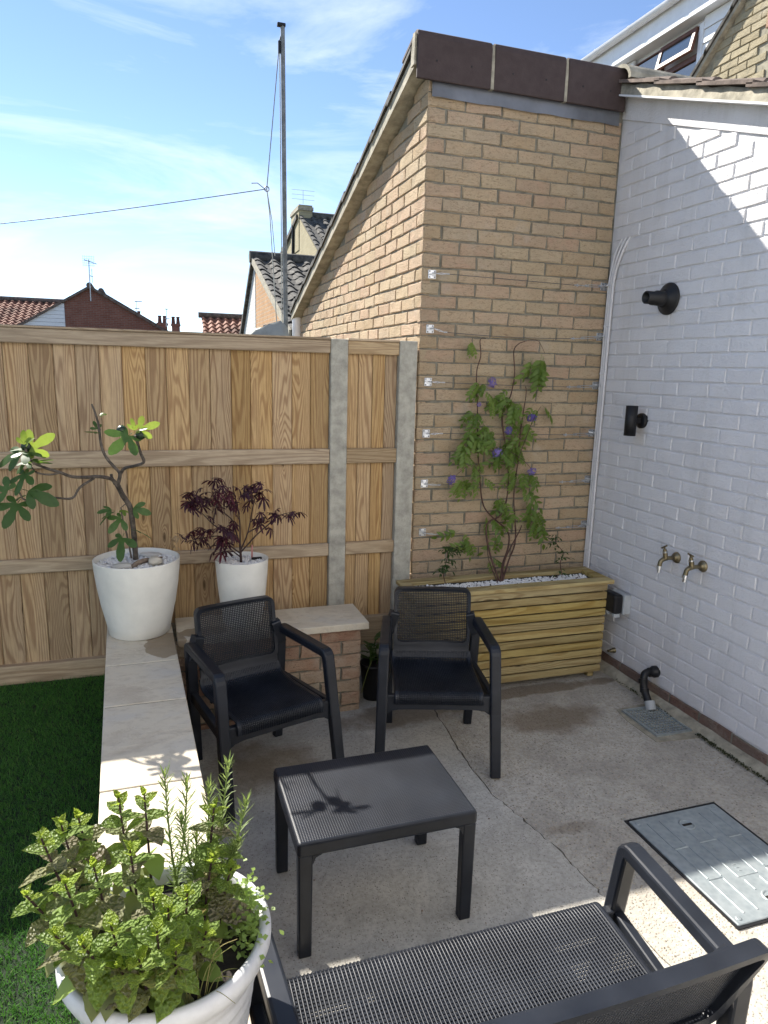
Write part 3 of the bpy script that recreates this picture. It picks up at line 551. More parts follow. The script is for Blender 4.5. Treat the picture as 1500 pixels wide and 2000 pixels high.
# ------------------------------------------------------------------ furniture
def curve_pts(prof, n): return smooth_path([(0, y, z) for y, z in prof], n)
def make_seat(name, label, cat, ex, pitch, loc, rot, group, lean=0):
    """ex = extra half width; faces local -Y"""
    t = thing(name, label, cat, (0, 0, 0), group); X = Vector((1, 0, 0))
    for s in (-1, 1):
        fx, fz = s*(.262+ex), .30
        ft = Vector((s*(.272+ex), -.252, 0)); fa = Vector((s*(.258+ex), -.150, .582)); ra = Vector((s*(.232+ex), .262, .582)); rf = Vector((s*(.212+ex), .262, 0))
        fm = ft.lerp(fa, .5); rm = rf.lerp(ra, .5)
        up = MB().sweep(fillet([fm, fa, ra, rm], .026, 4), .050, .040, X, .008); up.build('arm_frame', 'anth', t)
        a = MB().sweep([ft, fm+(fm-ft)*.001], [.046, .049], [.042, .040], X, .006); a.build('leg', 'anth', t)
        a = MB().sweep([rf, rm], [.042, .048], [.040, .040], X, .006); a.build('leg', 'anth', t)
        fm2 = ft.lerp(fa, .585); rm2 = rf.lerp(ra, .57)
        MB().sweep([fm2, rm2], .03, .05, X, .006).build('side_rail', 'anth', t)
        # short arm joining the arm rest to the back panel
        MB().sweep([ra+Vector((0, -.012, -.01)), Vector((s*(.19+ex), .255, .56))], .05, .12, Vector((0, 1, 0)), .008).build('back_bracket', 'anth', t)
    fr = MB(); n = 16
    for k in range(n+1):
        x = (-1+2*k/n)*(.245+ex); lo = .305+.028*abs(-1+2*k/n)**10*-1
        fr.v += [(x, -.200, lo), (x, -.193, .372), (x, -.163, .372), (x, -.170, lo)]
    for k in range(n):
        for q in range(4): fr.f.append((4*k+q, 4*k+4+q, 4*k+4+(q+1) % 4, 4*k+(q+1) % 4)); fr.sm.append(False)
    fr.f += [(0, 1, 2, 3), (4*n+3, 4*n+2, 4*n+1, 4*n)]; fr.sm += [False, False]; fr.build('front_rail', 'anth', t, .004, 2)
    hw = .200+ex
    # seat: rolled front, flat, curve up into the back
    prof = [(-.207, .335), (-.210, .362), (-.196, .386), (-.168, .392), (-.08, .386), (.05, .377), (.15, .374), (.200, .386), (.222, .42)]
    P = curve_pts(prof, 3); nr = []
    for i, p in enumerate(P):
        d = (P[min(i+1, len(P)-1)]-P[max(i-1, 0)]).normalized(); nr.append(Vector((0, -d.z, d.y)))
    lat = MB(); nb = int(2*hw/pitch); 
    for k in range(nb+1):
        x = -hw+2*hw*k/nb; w_ = pitch*.33 if 0 < k < nb else pitch*.9
        vs = []
        for p, q in zip(P, nr): vs += [p+q*b_+X*(x+w_*a_) for a_, b_ in ((-1, -.004), (-.8, -.0006), (-.42, .0012), (0, .0018), (.42, .0012), (.8, -.0006), (1, -.004))]
        lat.add(vs, [(7*i+e, 7*i+7+e, 7*i+8+e, 7*i+1+e) for i in range(len(P)-1) for e in range(6)], True)
    L_ = [0]
    for i in range(1, len(P)): L_.append(L_[-1]+(P[i]-P[i-1]).length)
    nc = int(L_[-1]/pitch)
    for k in range(nc+1):
        d = min(L_[-1]*k/nc, L_[-1]-1e-6); i = max(j for j in range(len(P)-1) if L_[j] <= d); u = (d-L_[i])/(L_[i+1]-L_[i]); p = P[i].lerp(P[i+1], u); q = nr[i].lerp(nr[i+1], u).normalized(); dd = Vector((0, q.z, -q.y))
        lat.add([p-q*.004-dd*pitch*.34-X*hw, p-q*.0006-dd*pitch*.28-X*hw, p-q*.0006+dd*pitch*.28-X*hw, p-q*.004+dd*pitch*.34-X*hw, p-q*.004-dd*pitch*.34+X*hw, p-q*.0006-dd*pitch*.28+X*hw, p-q*.0006+dd*pitch*.28+X*hw, p-q*.004+dd*pitch*.34+X*hw], [(0, 4, 5, 1), (1, 5, 6, 2), (2, 6, 7, 3)])
    seat = MB()
    for s in (-1, 1): seat.sweep([p-q*.006+X*s*(hw-.006) for p, q in zip(P, nr)], .016, .014, X, .004)
    for k in range(1, 4): seat.box(-hw, hw, -.17+k*.09, -.155+k*.09, .35, .372)
    seato = seat.build('seat', 'anth', t); l = lat.build('seat_lattice', 'anth', seato, fix=False); l['kind'] = 'stuff'
    # solid curved lumbar strip between seat and back panel
    st = MB(); lp = [(.206, .392), (.224, .42), (.229, .445), (.236, .47)]
    vs = []; nn = 10
    for (y, z) in lp: vs += [((-1+2*k/nn)*(hw-.004), y-.012*(1-abs(-1+2*k/nn)**2)*0, z) for k in range(nn+1)]
    vs2 = [(x, y+.012, z-.004) for x, y, z in vs]; m_ = nn+1; F = [(r_*m_+k, r_*m_+k+1, (r_+1)*m_+k+1, (r_+1)*m_+k) for r_ in range(len(lp)-1) for k in range(nn)]
    st.add(vs, F, True); st.add(vs2, [tuple(reversed(f)) for f in F], True); st.build('lumbar_strip', 'anth', t)
    # back panel
    bh = hw-.002; yb = lambda x, z: .236+(z-.45)*(.17+lean)+.018*(1-(x/bh)**2)*0+.012*((x/bh)**2)*-1
    back = MB(); rim = []
    r_ = .03; zl, zh = .452, .742
    for (cx, cz, a0) in ((bh-r_, zh-r_, 0), (-bh+r_, zh-r_, 90), (-bh+r_, zl+r_, 180), (bh-r_, zl+r_, 270)):
        for k in range(5): a = R(a0+90*k/4); rim.append((cx+r_*math.cos(a), cz+r_*math.sin(a)+.008*(1-(cx/bh)**2)*0))
    rim2 = []
    for i, (a, b) in enumerate(zip(rim, rim[1:]+rim[:1])):
        m_ = max(1, int(math.hypot(b[0]-a[0], b[1]-a[1])/.05)); rim2 += [(a[0]+(b[0]-a[0])*k/m_, a[1]+(b[1]-a[1])*k/m_) for k in range(m_)]
    n = len(rim2); vs = []
    for (x, z) in rim2:
        cx, cz = 0, (zl+zh)/2; ix, iz = x*(1-.016/max(.05, abs(bh))), cz+(z-cz)*(1-.016/.145)
        vs += [(x, yb(x, z)-.004, z), (x*.998, yb(x, z)-.010, z-.0006*(z-cz)/.15), (ix, yb(x, z)-.006, iz), (ix, yb(x, z)+.026, iz), (x, yb(x, z)+.028, z)]
    back.add(vs, [(5*i+q, 5*((i+1) % n)+q, 5*((i+1) % n)+(q+1) % 5, 5*i+(q+1) % 5) for i in range(n) for q in range(5)], False)
    bo = back.build('backrest', 'anth', t); bl = MB(); bp = .0085; hw2 = bh-.012; z0, z1 = zl+.012, zh-.012; nx = int(2*hw2/bp); nz = int((z1-z0)/bp)
    for k in range(nx+1):
        x = -hw2+2*hw2*k/nx; s_ = .0015; vs = []
        for (z) in (z0, z1): y = yb(x, z); vs += [(x-s_, y-.003, z), (x+s_, y-.003, z), (x+s_, y+.004, z), (x-s_, y+.004, z)]
        bl.add(vs, [(e, (e+1) % 4, 4+(e+1) % 4, 4+e) for e in range(4)])
    for k in range(nz+1):
        z = z0+(z1-z0)*k/nz; s_ = .0015; vs = []; sg = 10
        for e in range(sg+1): x = -hw2+2*hw2*e/sg; y = yb(x, z); vs += [(x, y-.0025, z-s_), (x, y+.0035, z-s_), (x, y+.0035, z+s_), (x, y-.0025, z+s_)]
        bl.add(vs, [(4*i+e, 4*i+4+e, 4*i+4+(e+1) % 4, 4*i+(e+1) % 4) for i in range(sg) for e in range(4)])
    l = bl.build('back_lattice', 'anth', bo, fix=False); l['kind'] = 'stuff'
    t.location = loc; t.rotation_euler = (0, 0, rot); return t
G_ = 'anthracite garden seats around the coffee table'
make_seat('garden_armchair', 'anthracite plastic armchair turned right, in front of the low wall and maple pot', 'chair', 0, .0085, (-1.06, -.90, .002), R(17), G_)
make_seat('garden_armchair', 'anthracite plastic armchair in front of the slatted planter', 'chair', 0, .0085, (-.215, -.92, .002), R(-17), G_)
make_seat('garden_loveseat', 'wide anthracite two seat garden bench seen from behind in the foreground', 'bench', .246, .0098, (-.800, -2.632, .002), R(180), G_, .22)
tb = thing('coffee_table', 'low anthracite plastic coffee table with woven texture top, between the chairs', 'table', (-.810, -1.775, 0))
tx0, tx1, ty0, ty1 = -1.114, -.507, -1.998, -1.553
tp = MB().box(tx0, tx1, ty0, ty1, .365, .416).build('table_top', 'anth', tb, .010, 3)
# under-cut apron: the top is a shell, legs join it
for (x, y) in ((tx0, ty0), (tx1-.05, ty0), (tx0, ty1-.042), (tx1-.05, ty1-.042)):
    sx = 1 if x == tx0 else -1; dx = .012*sx
    MB().hexa([(x+.004+dx*.0, y+.003, 0), (x+.046, y+.003, 0), (x+.046, y+.039, 0), (x+.004, y+.039, 0), (x+.002, y+.002, .37), (x+.048, y+.002, .37), (x+.048, y+.040, .37), (x+.002, y+.040, .37)]).build('leg', 'anth', tb, .005, 2)
    cx = x+.048 if sx > 0 else x+.002
    MB().prism([(cx, .367), (cx+sx*.03, .367), (cx+sx*.009, .358), (cx, .335)], 'y', y+.0025, y+.0395).build('corner_web', 'anth', tb)
bn = MB(); nx, ny = 74, 56; dx, dy = (tx1-tx0-.016)/nx, (ty1-ty0-.016)/ny; 
VV = []; FF = []
for i in range(nx):
    for j in range(ny):
        x, y = tx0+.008+dx*(i+.5), ty0+.008+dy*(j+.5); b = len(VV)
        for (u, z) in ((.46, .4157), (.22, .4168)):
            VV += [(x-dx*u, y-dy*u, z), (x+dx*u, y-dy*u, z), (x+dx*u, y+dy*u, z), (x-dx*u, y+dy*u, z)]
        FF += [(b+e, b+(e+1) % 4, b+4+(e+1) % 4, b+4+e) for e in range(4)]+[(b+4, b+5, b+6, b+7)]
for j in range(ny):           # texture runs over the left and right edges
    for s in (0, 1):
        for q in range(4):
            y = ty0+.008+dy*(j+.5); z = .402-q*.009; x = tx0-.0003 if s == 0 else tx1+.0003; o_ = -.0016 if s == 0 else .0016; b = len(VV)
            for (u, e) in ((.44, 0), (.26, o_)): VV += [(x+e, y-dy*u, z-.0045*u*2), (x+e, y+dy*u, z-.0045*u*2), (x+e, y+dy*u, z+.0045*u*2), (x+e, y-dy*u, z+.0045*u*2)]
            FF += [(b+e, b+(e+1) % 4, b+4+(e+1) % 4, b+4+e) for e in range(4)]+[(b+4, b+5, b+6, b+7)]
l = link('woven_relief', np_mesh('woven_relief', np.array(VV), np.array(FF), 'anth', None, True), tp); l['kind'] = 'stuff'
# ------------------------------------------------------------------ slatted planter
pt = thing('slatted_planter', 'long timber planter with horizontal slats below the wisteria', 'planter', (.5, -.28, 0))
px0, px1, py0, py1 = -.13, 1.122, -.418, -.135; pz = .632
npl = 11
for i in range(npl):
    z1 = pz-.026-.0525*i; z0 = z1-.044
    MB().box(px0, px1, py0, py0+.018, z0, z1).build('slat', 'planter', pt, .003)
    MB().box(px1-.018, px1-.0005, py0+.019, py1, z0, z1).build('slat', 'planter', pt, .003)
    MB().box(px0+.0005, px0+.018, py0+.019, py1, z0, z1).build('slat', 'planter', pt, .003)
MB().box(px0+.019, px1-.019, py0+.02, py1-.002, .05, pz-.03).build('black_liner', 'black', pt)
MB().box(px0-.018, px1+.03, py0-.022, py0+.062, pz-.024, pz).build('top_frame', 'planter', pt, .003)
MB().box(px0-.018, px1+.03, py1-.055, py1+.012, pz-.024, pz).build('top_frame', 'planter', pt, .003)
MB().box(px0-.018, px0+.05, py0+.063, py1-.056, pz-.024, pz-.0005).build('top_frame', 'planter', pt, .003)
MB().box(px1-.04, px1+.03, py0+.063, py1-.056, pz-.024, pz-.0005).build('top_frame', 'planter', pt, .003)
for x in (px0+.03, px1-.075):
    for y in (py0+.02, py1-.06): MB().box(x, x+.04, y, y+.04, 0, .06).build('foot', 'planter', pt, .002)
def stones(n, posf, r0, r1, name, label, mat='gravel'):
    t_ = (1+5**.5)/2; I = np.array([(-1, t_, 0), (1, t_, 0), (-1, -t_, 0), (1, -t_, 0), (0, -1, t_), (0, 1, t_), (0, -1, -t_), (0, 1, -t_), (t_, 0, -1), (t_, 0, 1), (-t_, 0, -1), (-t_, 0, 1)])/1.9
    Fi = np.array([(0, 11, 5), (0, 5, 1), (0, 1, 7), (0, 7, 10), (0, 10, 11), (1, 5, 9), (5, 11, 4), (11, 10, 2), (10, 7, 6), (7, 1, 8), (3, 9, 4), (3, 4, 2), (3, 2, 6), (3, 6, 8), (3, 8, 9), (4, 9, 5), (2, 4, 11), (6, 2, 10), (8, 6, 7), (9, 8, 1)])
    V = np.empty((n, 12, 3)); A = np.repeat(rng.uniform(0, 4, n), 12)
    for i in range(n):
        q = Euler(tuple(rng.uniform(0, 6.28, 3))).to_matrix(); m_ = np.array(q); s = rng.uniform(r0, r1)*np.array([1, rng.uniform(.6, 1), rng.uniform(.5, .85)])
        V[i] = (I*(1+rng.normal(0, .12, (12, 1)))*s)@m_.T+np.array(posf())
    o = link(name, np_mesh(name, V.reshape(-1, 3), (Fi[None]+12*np.arange(n)[:, None, None]).reshape(-1, 3), mat, A)); tag(o, label, 'gravel', kind='stuff'); return o
stones(1300, lambda: (rng.uniform(px0+.06, px1-.05), rng.uniform(py0+.07, py1-.06), pz-.032+rng.uniform(-.004, .006)), .007, .012, 'white_gravel', 'white marble chippings inside the slatted planter')
# ------------------------------------------------------------------ climbing wires
names = ['topmost', 'second from the top', 'third from the top', 'fourth from the top', 'fifth from the top', 'lowest']
for k in range(6):
    z = .885+.3*(5-k); t = thing('trellis_wire', 'steel trellis wire, %s of the six on the buff brick wall' % names[k], 'trellis wire', (.6, -.02, z), 'trellis wires on the brick wall')
    ax, bx_ = .056, 1.199; hz = z-.012; tilt = random.uniform(-.25, .1)
    for xq in (ax, bx_):
        pl_ = MB().box(xq-.023, xq+.023, -.0095, -.0065, z-.024, z+.024).build('wall_plate', 'zinc', t, .002)
        for sx in (-.015, .015):
            for sz in (-.016, .016): MB().box(xq+sx-.004, xq+sx+.004, -.012, -.009, z+sz-.004, z+sz+.004).build('screw', 'steel', pl_, .0015)
        a = [(xq, -.01-.0, z)]+[(xq+(.012 if xq < .6 else -.012)*(1-math.cos(q)), -.03-.012*math.sin(q), z) for q in (0, .8, 1.57, 2.3, 3.14)]
        MB().tube([(xq, -.009, z+.003), (xq, -.032, z+.003)], .004, 8).tube([(xq+.011*math.sin(q), -.041+.011*-math.cos(q), z+.003) for q in [6.283*e/12 for e in range(13)]], .003, 6).build('eye', 'zinc', pl_)
    sag = [-.0, -.02, -.006, 0, .0, 0][k]
    p0 = Vector((ax+.012, -.043, z)); p1 = Vector((bx_-.012, -.043, z-.002)); c0 = p0+Vector((.06, 0, tilt*.05+sag*.5)); c1 = p1+Vector((-.20, 0, -.006+sag*.6))
    MB().tube([p0, p0.lerp(c0, .5)+Vector((0, 0, .004)), c0], .0022, 6).tube([p0, p0.lerp(c0, .5)+Vector((0, 0, -.004)), c0], .0022, 6).build('loop', 'zinc', t)
    MB().tube([c0, c0+(c1-c0).normalized()*.02], .0042, 8).build('ferrule', 'zinc', t); MB().tube([c1-(c1-c0).normalized()*.022, c1], .0045, 8).build('ferrule', 'zinc', t)
    MB().tube([c0.lerp(c1, q/8)+Vector((0, 0, sag*.5*math.sin(q/8*math.pi))) for q in range(9)], .0019, 6).build('cable', 'wire', t)
    tbk = MB(); tp0, tp1 = c1.lerp(p1, .30), c1.lerp(p1, .82)
    for s in (-1, 1): tbk.tube([tp0+Vector((0, 0, s*.0055)), tp1+Vector((0, 0, s*.0055))], .0022, 6)
    tbk.tube([tp0+Vector((-.005, 0, 0)), tp0+Vector((.008, 0, 0))], .0075, 8).tube([tp1+Vector((-.006, 0, 0)), tp1+Vector((.006, 0, 0))], .0075, 8).tube([c1, tp0+Vector((.02, 0, 0))], .003, 6).tube([tp1-Vector((.02, 0, 0)), p1], .003, 6)
    tbk.tube([c1+Vector((.006*math.cos(q), .0, .007*math.sin(q))) for q in [6.283*e/10 for e in range(11)]], .002, 6); tbk.build('turnbuckle', 'zinc', t)
# ------------------------------------------------------------------ fittings on the white wall
for i in range(3):
    y0 = -.020-.0205*i; pts = [(W-.016, y0, .35), (W-.016, y0, 1.0), (W-.016, y0-.004, 1.7), (W-.016, y0-.006, 2.28), (W-.016, y0-.016, 2.45), (W-.012, y0-.045-.012*i, 2.58), (W+.004, y0-.075-.016*i, 2.655)]
    t = MB().tube(smooth_path(pts, 5), .0078, 8).build('surface_cable', 'paint'); tag(t, ['painted cable nearest the brick corner, running up the white wall', 'middle of the three painted cables up the white wall corner', 'painted cable furthest from the brick corner, running up the white wall'][i], 'cable', 'cables in the wall corner')
    for z in (.72, 1.02, 1.31, 1.58, 1.86, 2.15): MB().lathe([(.0085, -.006), (.0102, -.004), (.0102, .004), (.0085, .006)], 10, (W-.016, y0-.003*(z-.7), z)).build('clip', 'paint', t)
ol = thing('wall_flue', 'round black flue outlet with flared wall collar, high on the white wall', 'flue', (W, -.563, 2.269))
MB().lathe([(.086, 0), (.086, .006), (.080, .012), (.050, .030), (.046, .040), (0, .040)], 32, (W-.004, -.563, 2.269), 'x').build('collar', 'black', ol)
MB().lathe([(.040, .03), (.040, .085), (.034, .088), (.034, .150), (.030, .152), (.026, .150), (.026, .07), (0, .07)], 28, (W-.004, -.563, 2.269), 'x').build('spout', 'black', ol)
MB().lathe([(.0, .095), (.008, .095), (.010, .10), (.008, .12)], 10, (W-.004, -.563, 2.269-.03), 'x').build('drip_lug', 'black', ol)
sp = thing('wall_lamp', 'black cylinder up and down wall light on the white wall', 'wall lamp', (W, -.442, 1.595))
MB().lathe([(.044, -.004), (.044, .016), (.040, .020), (0, .020)], 28, (W-.0, -.442, 1.595), 'x').build('back_plate', 'blackmetal', sp)
MB().box(W-.05, W-.015, -.452, -.432, 1.578, 1.612).build('arm', 'blackmetal', sp, .003)
MB().lathe([(0, .0), (.026, .0), (.026, -.01), (.0335, -.01), (.0335, .162), (.026, .162), (.026, .152), (0, .152)], 32, (W-.082, -.442, 1.595-.076)).build('cylinder', 'blackmetal', sp)
def tap(y, z, label, turn):
    t = thing('garden_tap', label, 'tap', (W, y, z), 'pair of garden taps')
    MB().lathe([(.031, -.004), (.031, .006), (.026, .014), (.014, .018), (.014, .03)], 22, (W, y, z), 'x').build('wall_flange', 'brass', t)
    b = MB().tube(fillet([(W-.02, y, z), (W-.075, y, z), (W-.108, y, z-.012), (W-.112, y, z-.045)], .02, 4), [.011]*2+[.013]*5+[.012]*5, 10); b.tube([(W-.075, y, z-.004), (W-.082, y, z+.03), (W-.088, y, z+.052)], [.0145, .0125, .009], 10); b.build('body', 'brass', t)
    MB().tube([(W-.112, y, z-.04), (W-.113, y, z-.056)], .0155, 10).tube([(W-.113, y, z-.056), (W-.1135, y, z-.078)], .0105, 10).build('hose_nozzle', 'zinc', t)
    MB().tube([(W-.083, y, z+.034), (W-.085, y, z+.042)], .0155, 10).build('gland_nut', 'zinc', t)
    h = Vector((W-.092, y, z+.066)); d = Vector((math.cos(turn), math.sin(turn), .12*math.cos(turn)))*.024; MB().tube([h-d, h-d*.5, h, h+d*.5, h+d], [.0055, .004, .006, .004, .0055], 8).tube([(W-.088, y, z+.05), h], .005, 8).build('handle', 'brass', t)
tap(-.838, .875, 'brass garden tap nearer the planter on the white wall', .35); tap(-1.036, .880, 'brass garden tap further from the planter on the white wall', 1.35)
sk = thing('outdoor_socket', 'weatherproof outdoor socket with black cover and grey base, by the planter end', 'socket', (W, -.43, .49))
MB().box(W-.052, W+.002, -.50, -.365, .425, .55).build('base', 'greyplastic', sk, .008, 2)
MB().box(W-.115, W-.0525, -.497, -.362, .432, .553).build('cover', 'black', sk, .016, 3)
for y in (-.47, -.40): MB().box(W-.10, W-.06, y-.018, y+.018, .405, .433).build('cable_flap', 'greyplastic', sk, .006)
st = thing('capped_pipe_stub', 'small brass capped pipe stub low on the white wall', 'pipe', (W, -.389, .15)); 
MB().lathe([(.017, -.004), (.017, .012), (.012, .014), (.012, .03), (.007, .032), (.007, .05), (0, .05)], 16, (W, -.389, .15), 'x').build('stub', 'brass', st); MB().box(W-.05, W-.035, -.40, -.378, .146, .155).build('lever', 'brass', st, .001)
dp = thing('waste_pipe', 'crooked black waste pipe dropping from the white wall to the drain', 'pipe', (W, -.78, .1))
MB().lathe([(.034, -.002), (.034, .02), (.027, .026), (.027, .05)], 22, (W, -.775, .175), 'x').build('wall_elbow_collar', 'black', dp)
b = MB().tube(fillet([(W-.02, -.775, .175), (W-.085, -.775, .178), (W-.098, -.80, .09), (W-.098, -.835, .055), (W-.105, -.885, .0)], .04, 5), .0215, 14); b.build('pipe', 'black', dp)
for (z, y) in ((.135, -.785), (.085, -.803)): MB().tube([(W-.095, y, z+.012), (W-.097, y-.006, z-.012)], .0255, 14).build('socket_ring', 'black', dp)
MB().tube([(W-.101, -.862, .045), (W-.106, -.890, .004)], [.0285, .0285], 16).build('end_socket', 'greyplastic', dp)
dr = thing('drain_grate', 'square grey grid drain cover in the ground at the foot of the white wall', 'drain', (1.075, -1.0, 0))
dx0, dx1, dy0, dy1 = .962, 1.188, -1.145, -.85
f = MB(); f.box(dx0, dx1, dy0, dy0+.014, -.02, .010).box(dx0, dx1, dy1-.014, dy1, -.02, .010).box(dx0, dx0+.014, dy0+.0141, dy1-.0141, -.02, .010).box(dx1-.014, dx1, dy0+.0141, dy1-.0141, -.02, .010); f.build('frame', 'galv', dr)
MB().box(dx0+.012, dx1-.012, dy0+.012, dy1-.012, -.03, -.0025).build('sump_shade_plate', 'black', dr)  # shallow plate, black in place of the shade inside a deep drain
for k in range(1, 11): MB().box(dx0+.014, dx1-.014, dy0+.014+(dy1-dy0-.028)*k/11-.0024, dy0+.014+(dy1-dy0-.028)*k/11+.0024, -.001, .006).build('bar', 'galv', dr)
for k in range(1, 9): x = dx0+.014+(dx1-dx0-.028)*k/9; MB().box(x-.0024, x+.0024, dy0+.0145, dy1-.0145, -.0005, .0052).build('bar', 'galv', dr)
o = MB().prism([(.93, -1.18), (1.2, -1.21), (1.21, -1.12), (1.215, -.80), (.95, -.82), (.925, -.95)], 'z', -.02, -.0005).build('drain_surround', 'cement'); tag(o, 'pale cement surround around the drain grate', 'drain surround')
mn = thing('manhole_cover', 'rectangular galvanised steel manhole cover with raised block pattern, in the right foreground', 'manhole cover', (.585, -2.0, 0))
mx0, mx1, my0, my1 = .363, .812, -2.293, -1.700
MB().box(mx0-.010, mx1+.010, my0-.010, my1+.010, -.02, -.0005).build('frame_gap', 'black', mn); 
fr = MB(); 
for (a, b, c, d) in ((mx0-.012, mx1+.012, my0-.012, my0-.004), (mx0-.012, mx1+.012, my1+.004, my1+.012), (mx0-.012, mx0-.004, my0-.004, my1+.004), (mx1+.004, mx1+.012, my0-.004, my1+.004)): fr.box(a, b, c, d, -.02, .001)
fr.build('frame', 'black', mn)
cv = MB().box(mx0, mx1, my0, my1, -.01, .004).build('cover', 'galv', mn, .004, 2)
lx = [mx0+(mx1-mx0)*q for q in (.14, .28, .44, .60, .74, .88)]
def ridge_line(x0, y0, x1, y1, r_=.0035):
    MB().tube([(x0, y0, .0038), (x1, y1, .0038)], r_, 6).build('raised_line', 'galv', cv)
for i, x in enumerate(lx):
    if i in (2, 3): ridge_line(x, my1-.19, x, my1-.13); ridge_line(x, my0+.12, x, my0+.17)
    else:
        ridge_line(x, my0+.04, x, my0+.20); ridge_line(x+.004, my0+.215, x+.004, my0+.38); ridge_line(x, my0+.395, x, my1-.04)
for y in (my0+.2075, my0+.3875):
    ridge_line(lx[0], y, lx[1], y); ridge_line(lx[4], y, lx[5], y)
for (a, b, c, d) in ((lx[2]-.01, my0+.19, lx[3]+.01, my0+.19), (lx[2]-.01, my1-.2, lx[3]+.01, my1-.2), (lx[2]-.01, my0+.19, lx[2]-.01, my1-.2), (lx[3]+.01, my0+.19, lx[3]+.01, my1-.2)): ridge_line(a, b, c, d, .003)
for k in range(11): MB().box((mx0+mx1)/2-.008, (mx0+mx1)/2+.008, my0+.215+k*.0165, my0+.222+k*.0165, .0035, .0052).build('raised_mark', 'galv', cv)
for (y) in (my1-.09, my0+.075):
    MB().lathe([(.034, .0038), (.032, .0062), (.026, .0062), (.024, .0030), (0, .0012)], 24, ((mx0+mx1)/2, y, .001)).build('lifting_eye', 'galv', cv)
    MB().box((mx0+mx1)/2-.024, (mx0+mx1)/2+.024, y-.006, y+.006, .0035, .0068).build('key_slot', 'soil', cv, .002)
for x in (mx0+.025, mx1-.025):
    for y in (my0+.025, my1-.025): MB().lathe([(.011, .0036), (.010, .006), (.005, .0052), (0, .0052)], 14, (x, y, .0)).build('screw', 'galv', cv)
# ------------------------------------------------------------------ pots
def pot(name, label, c, z0, prof, mat, n=56, group=None):
    t = thing(name, label, 'plant pot', (c[0], c[1], z0), group); MB().lathe(prof, n, (c[0], c[1], 0)).build('pot_shell', mat, t); return t
FP = (-1.58, -.29)
pot('plant_pot', 'large round matt white plant pot with the fig tree, standing on the stone coping', FP, CZ, [(0, CZ+.001), (.140, CZ+.001), (.147, CZ+.006), (.158, .58), (.178, .67), (.194, .77), (.203, .85), (.2055, .895), (.2055, .899), (.201, .900), (.197, .895), (.193, .84), (0, .84)], 'potwhite', 64, 'matt white pots')
MP = (-1.064, -.285)
pot('plant_pot', 'smaller round matt white plant pot with the purple maple, behind the left chair', MP, CZ, [(0, CZ+.001), (.095, CZ+.001), (.10, CZ+.006), (.112, .60), (.124, .70), (.133, .80), (.1365, .862), (.1365, .865), (.133, .866), (.130, .862), (.126, .82), (0, .82)], 'potwhite', 56, 'matt white pots')
def disc(c, r_): 
    a = rng.uniform(0, 6.283); q = r_*math.sqrt(rng.uniform(0, 1)); return (c[0]+q*math.cos(a), c[1]+q*math.sin(a))
stones(1100, lambda: (*disc(FP, .188), .868+rng.uniform(-.008, .008)), .007, .012, 'white_gravel', 'white marble chippings in the large fig pot')
stones(520, lambda: (*disc(MP, .122), .840+rng.uniform(-.007, .007)), .006, .010, 'white_gravel', 'white marble chippings in the small maple pot')
def rock(c, s, rz, label, mat='pebble', seed=1):
    rr = random.Random(seed); m = bmesh.new(); bmesh.ops.create_icosphere(m, subdivisions=3, radius=1)
    for v in m.verts:
        q = v.co.normalized(); d = 1+.10*math.sin(3*q.x+seed)*math.cos(2.3*q.y)+.05*math.sin(7*q.y+q.z*4+seed); v.co = Vector((q.x*s[0]*d, q.y*s[1]*d, q.z*s[2]*d))
    me = bpy.data.meshes.new('smooth_stone'); m.to_mesh(me); m.free(); me.polygons.foreach_set('use_smooth', [True]*len(me.polygons)); me.materials.append(MT[mat]); o = link('smooth_stone', me, None, c, (0, .05, rz)); tag(o, label, 'stone', 'stones in the fig pot')
MT['palestone'] = plain('pale_grey_stone', (.60, .575, .53), .75, 0, .2, .2, 60)
rock((-1.645, -.385, .886), (.058, .026, .016), .15, 'flat pale stone at the front of the fig pot', 'palestone', 1)
rock((-1.492, -.345, .892), (.038, .03, .022), .3, 'rounded cream stone on the right of the fig pot', 'pebble', 2)
rock((-1.515, -.185, .884), (.05, .03, .015), -.1, 'flat grey stone at the back of the fig pot', 'palestone', 5)
o = MB().tube(smooth_path([(-1.60, -.40, .884), (-1.58, -.36, .890), (-1.55, -.33, .892), (-1.50, -.30, .893), (-1.46, -.27, .889)], 4), [.006, .012, .010, .013, .011, .012, .014, .012, .013, .012, .010, .009, .011, .008, .006, .006, .004][:17], 8).build('driftwood', 'drift'); tag(o, 'curved piece of driftwood lying among the stones of the fig pot', 'driftwood')
o = MB().box(-1.01, -.955, -.262, -.245, .845, .857).build('plant_label', 'black', None, .003); tag(o, 'black plastic plant label lying on the maple pot gravel', 'plant label')
o = MB().tube([(-1.005, -.235, .84), (-1.004, -.236, .92)], .0045, 6).build('plant_stake', 'tag'); tag(o, 'small faded pink stake in the maple pot', 'plant stake')
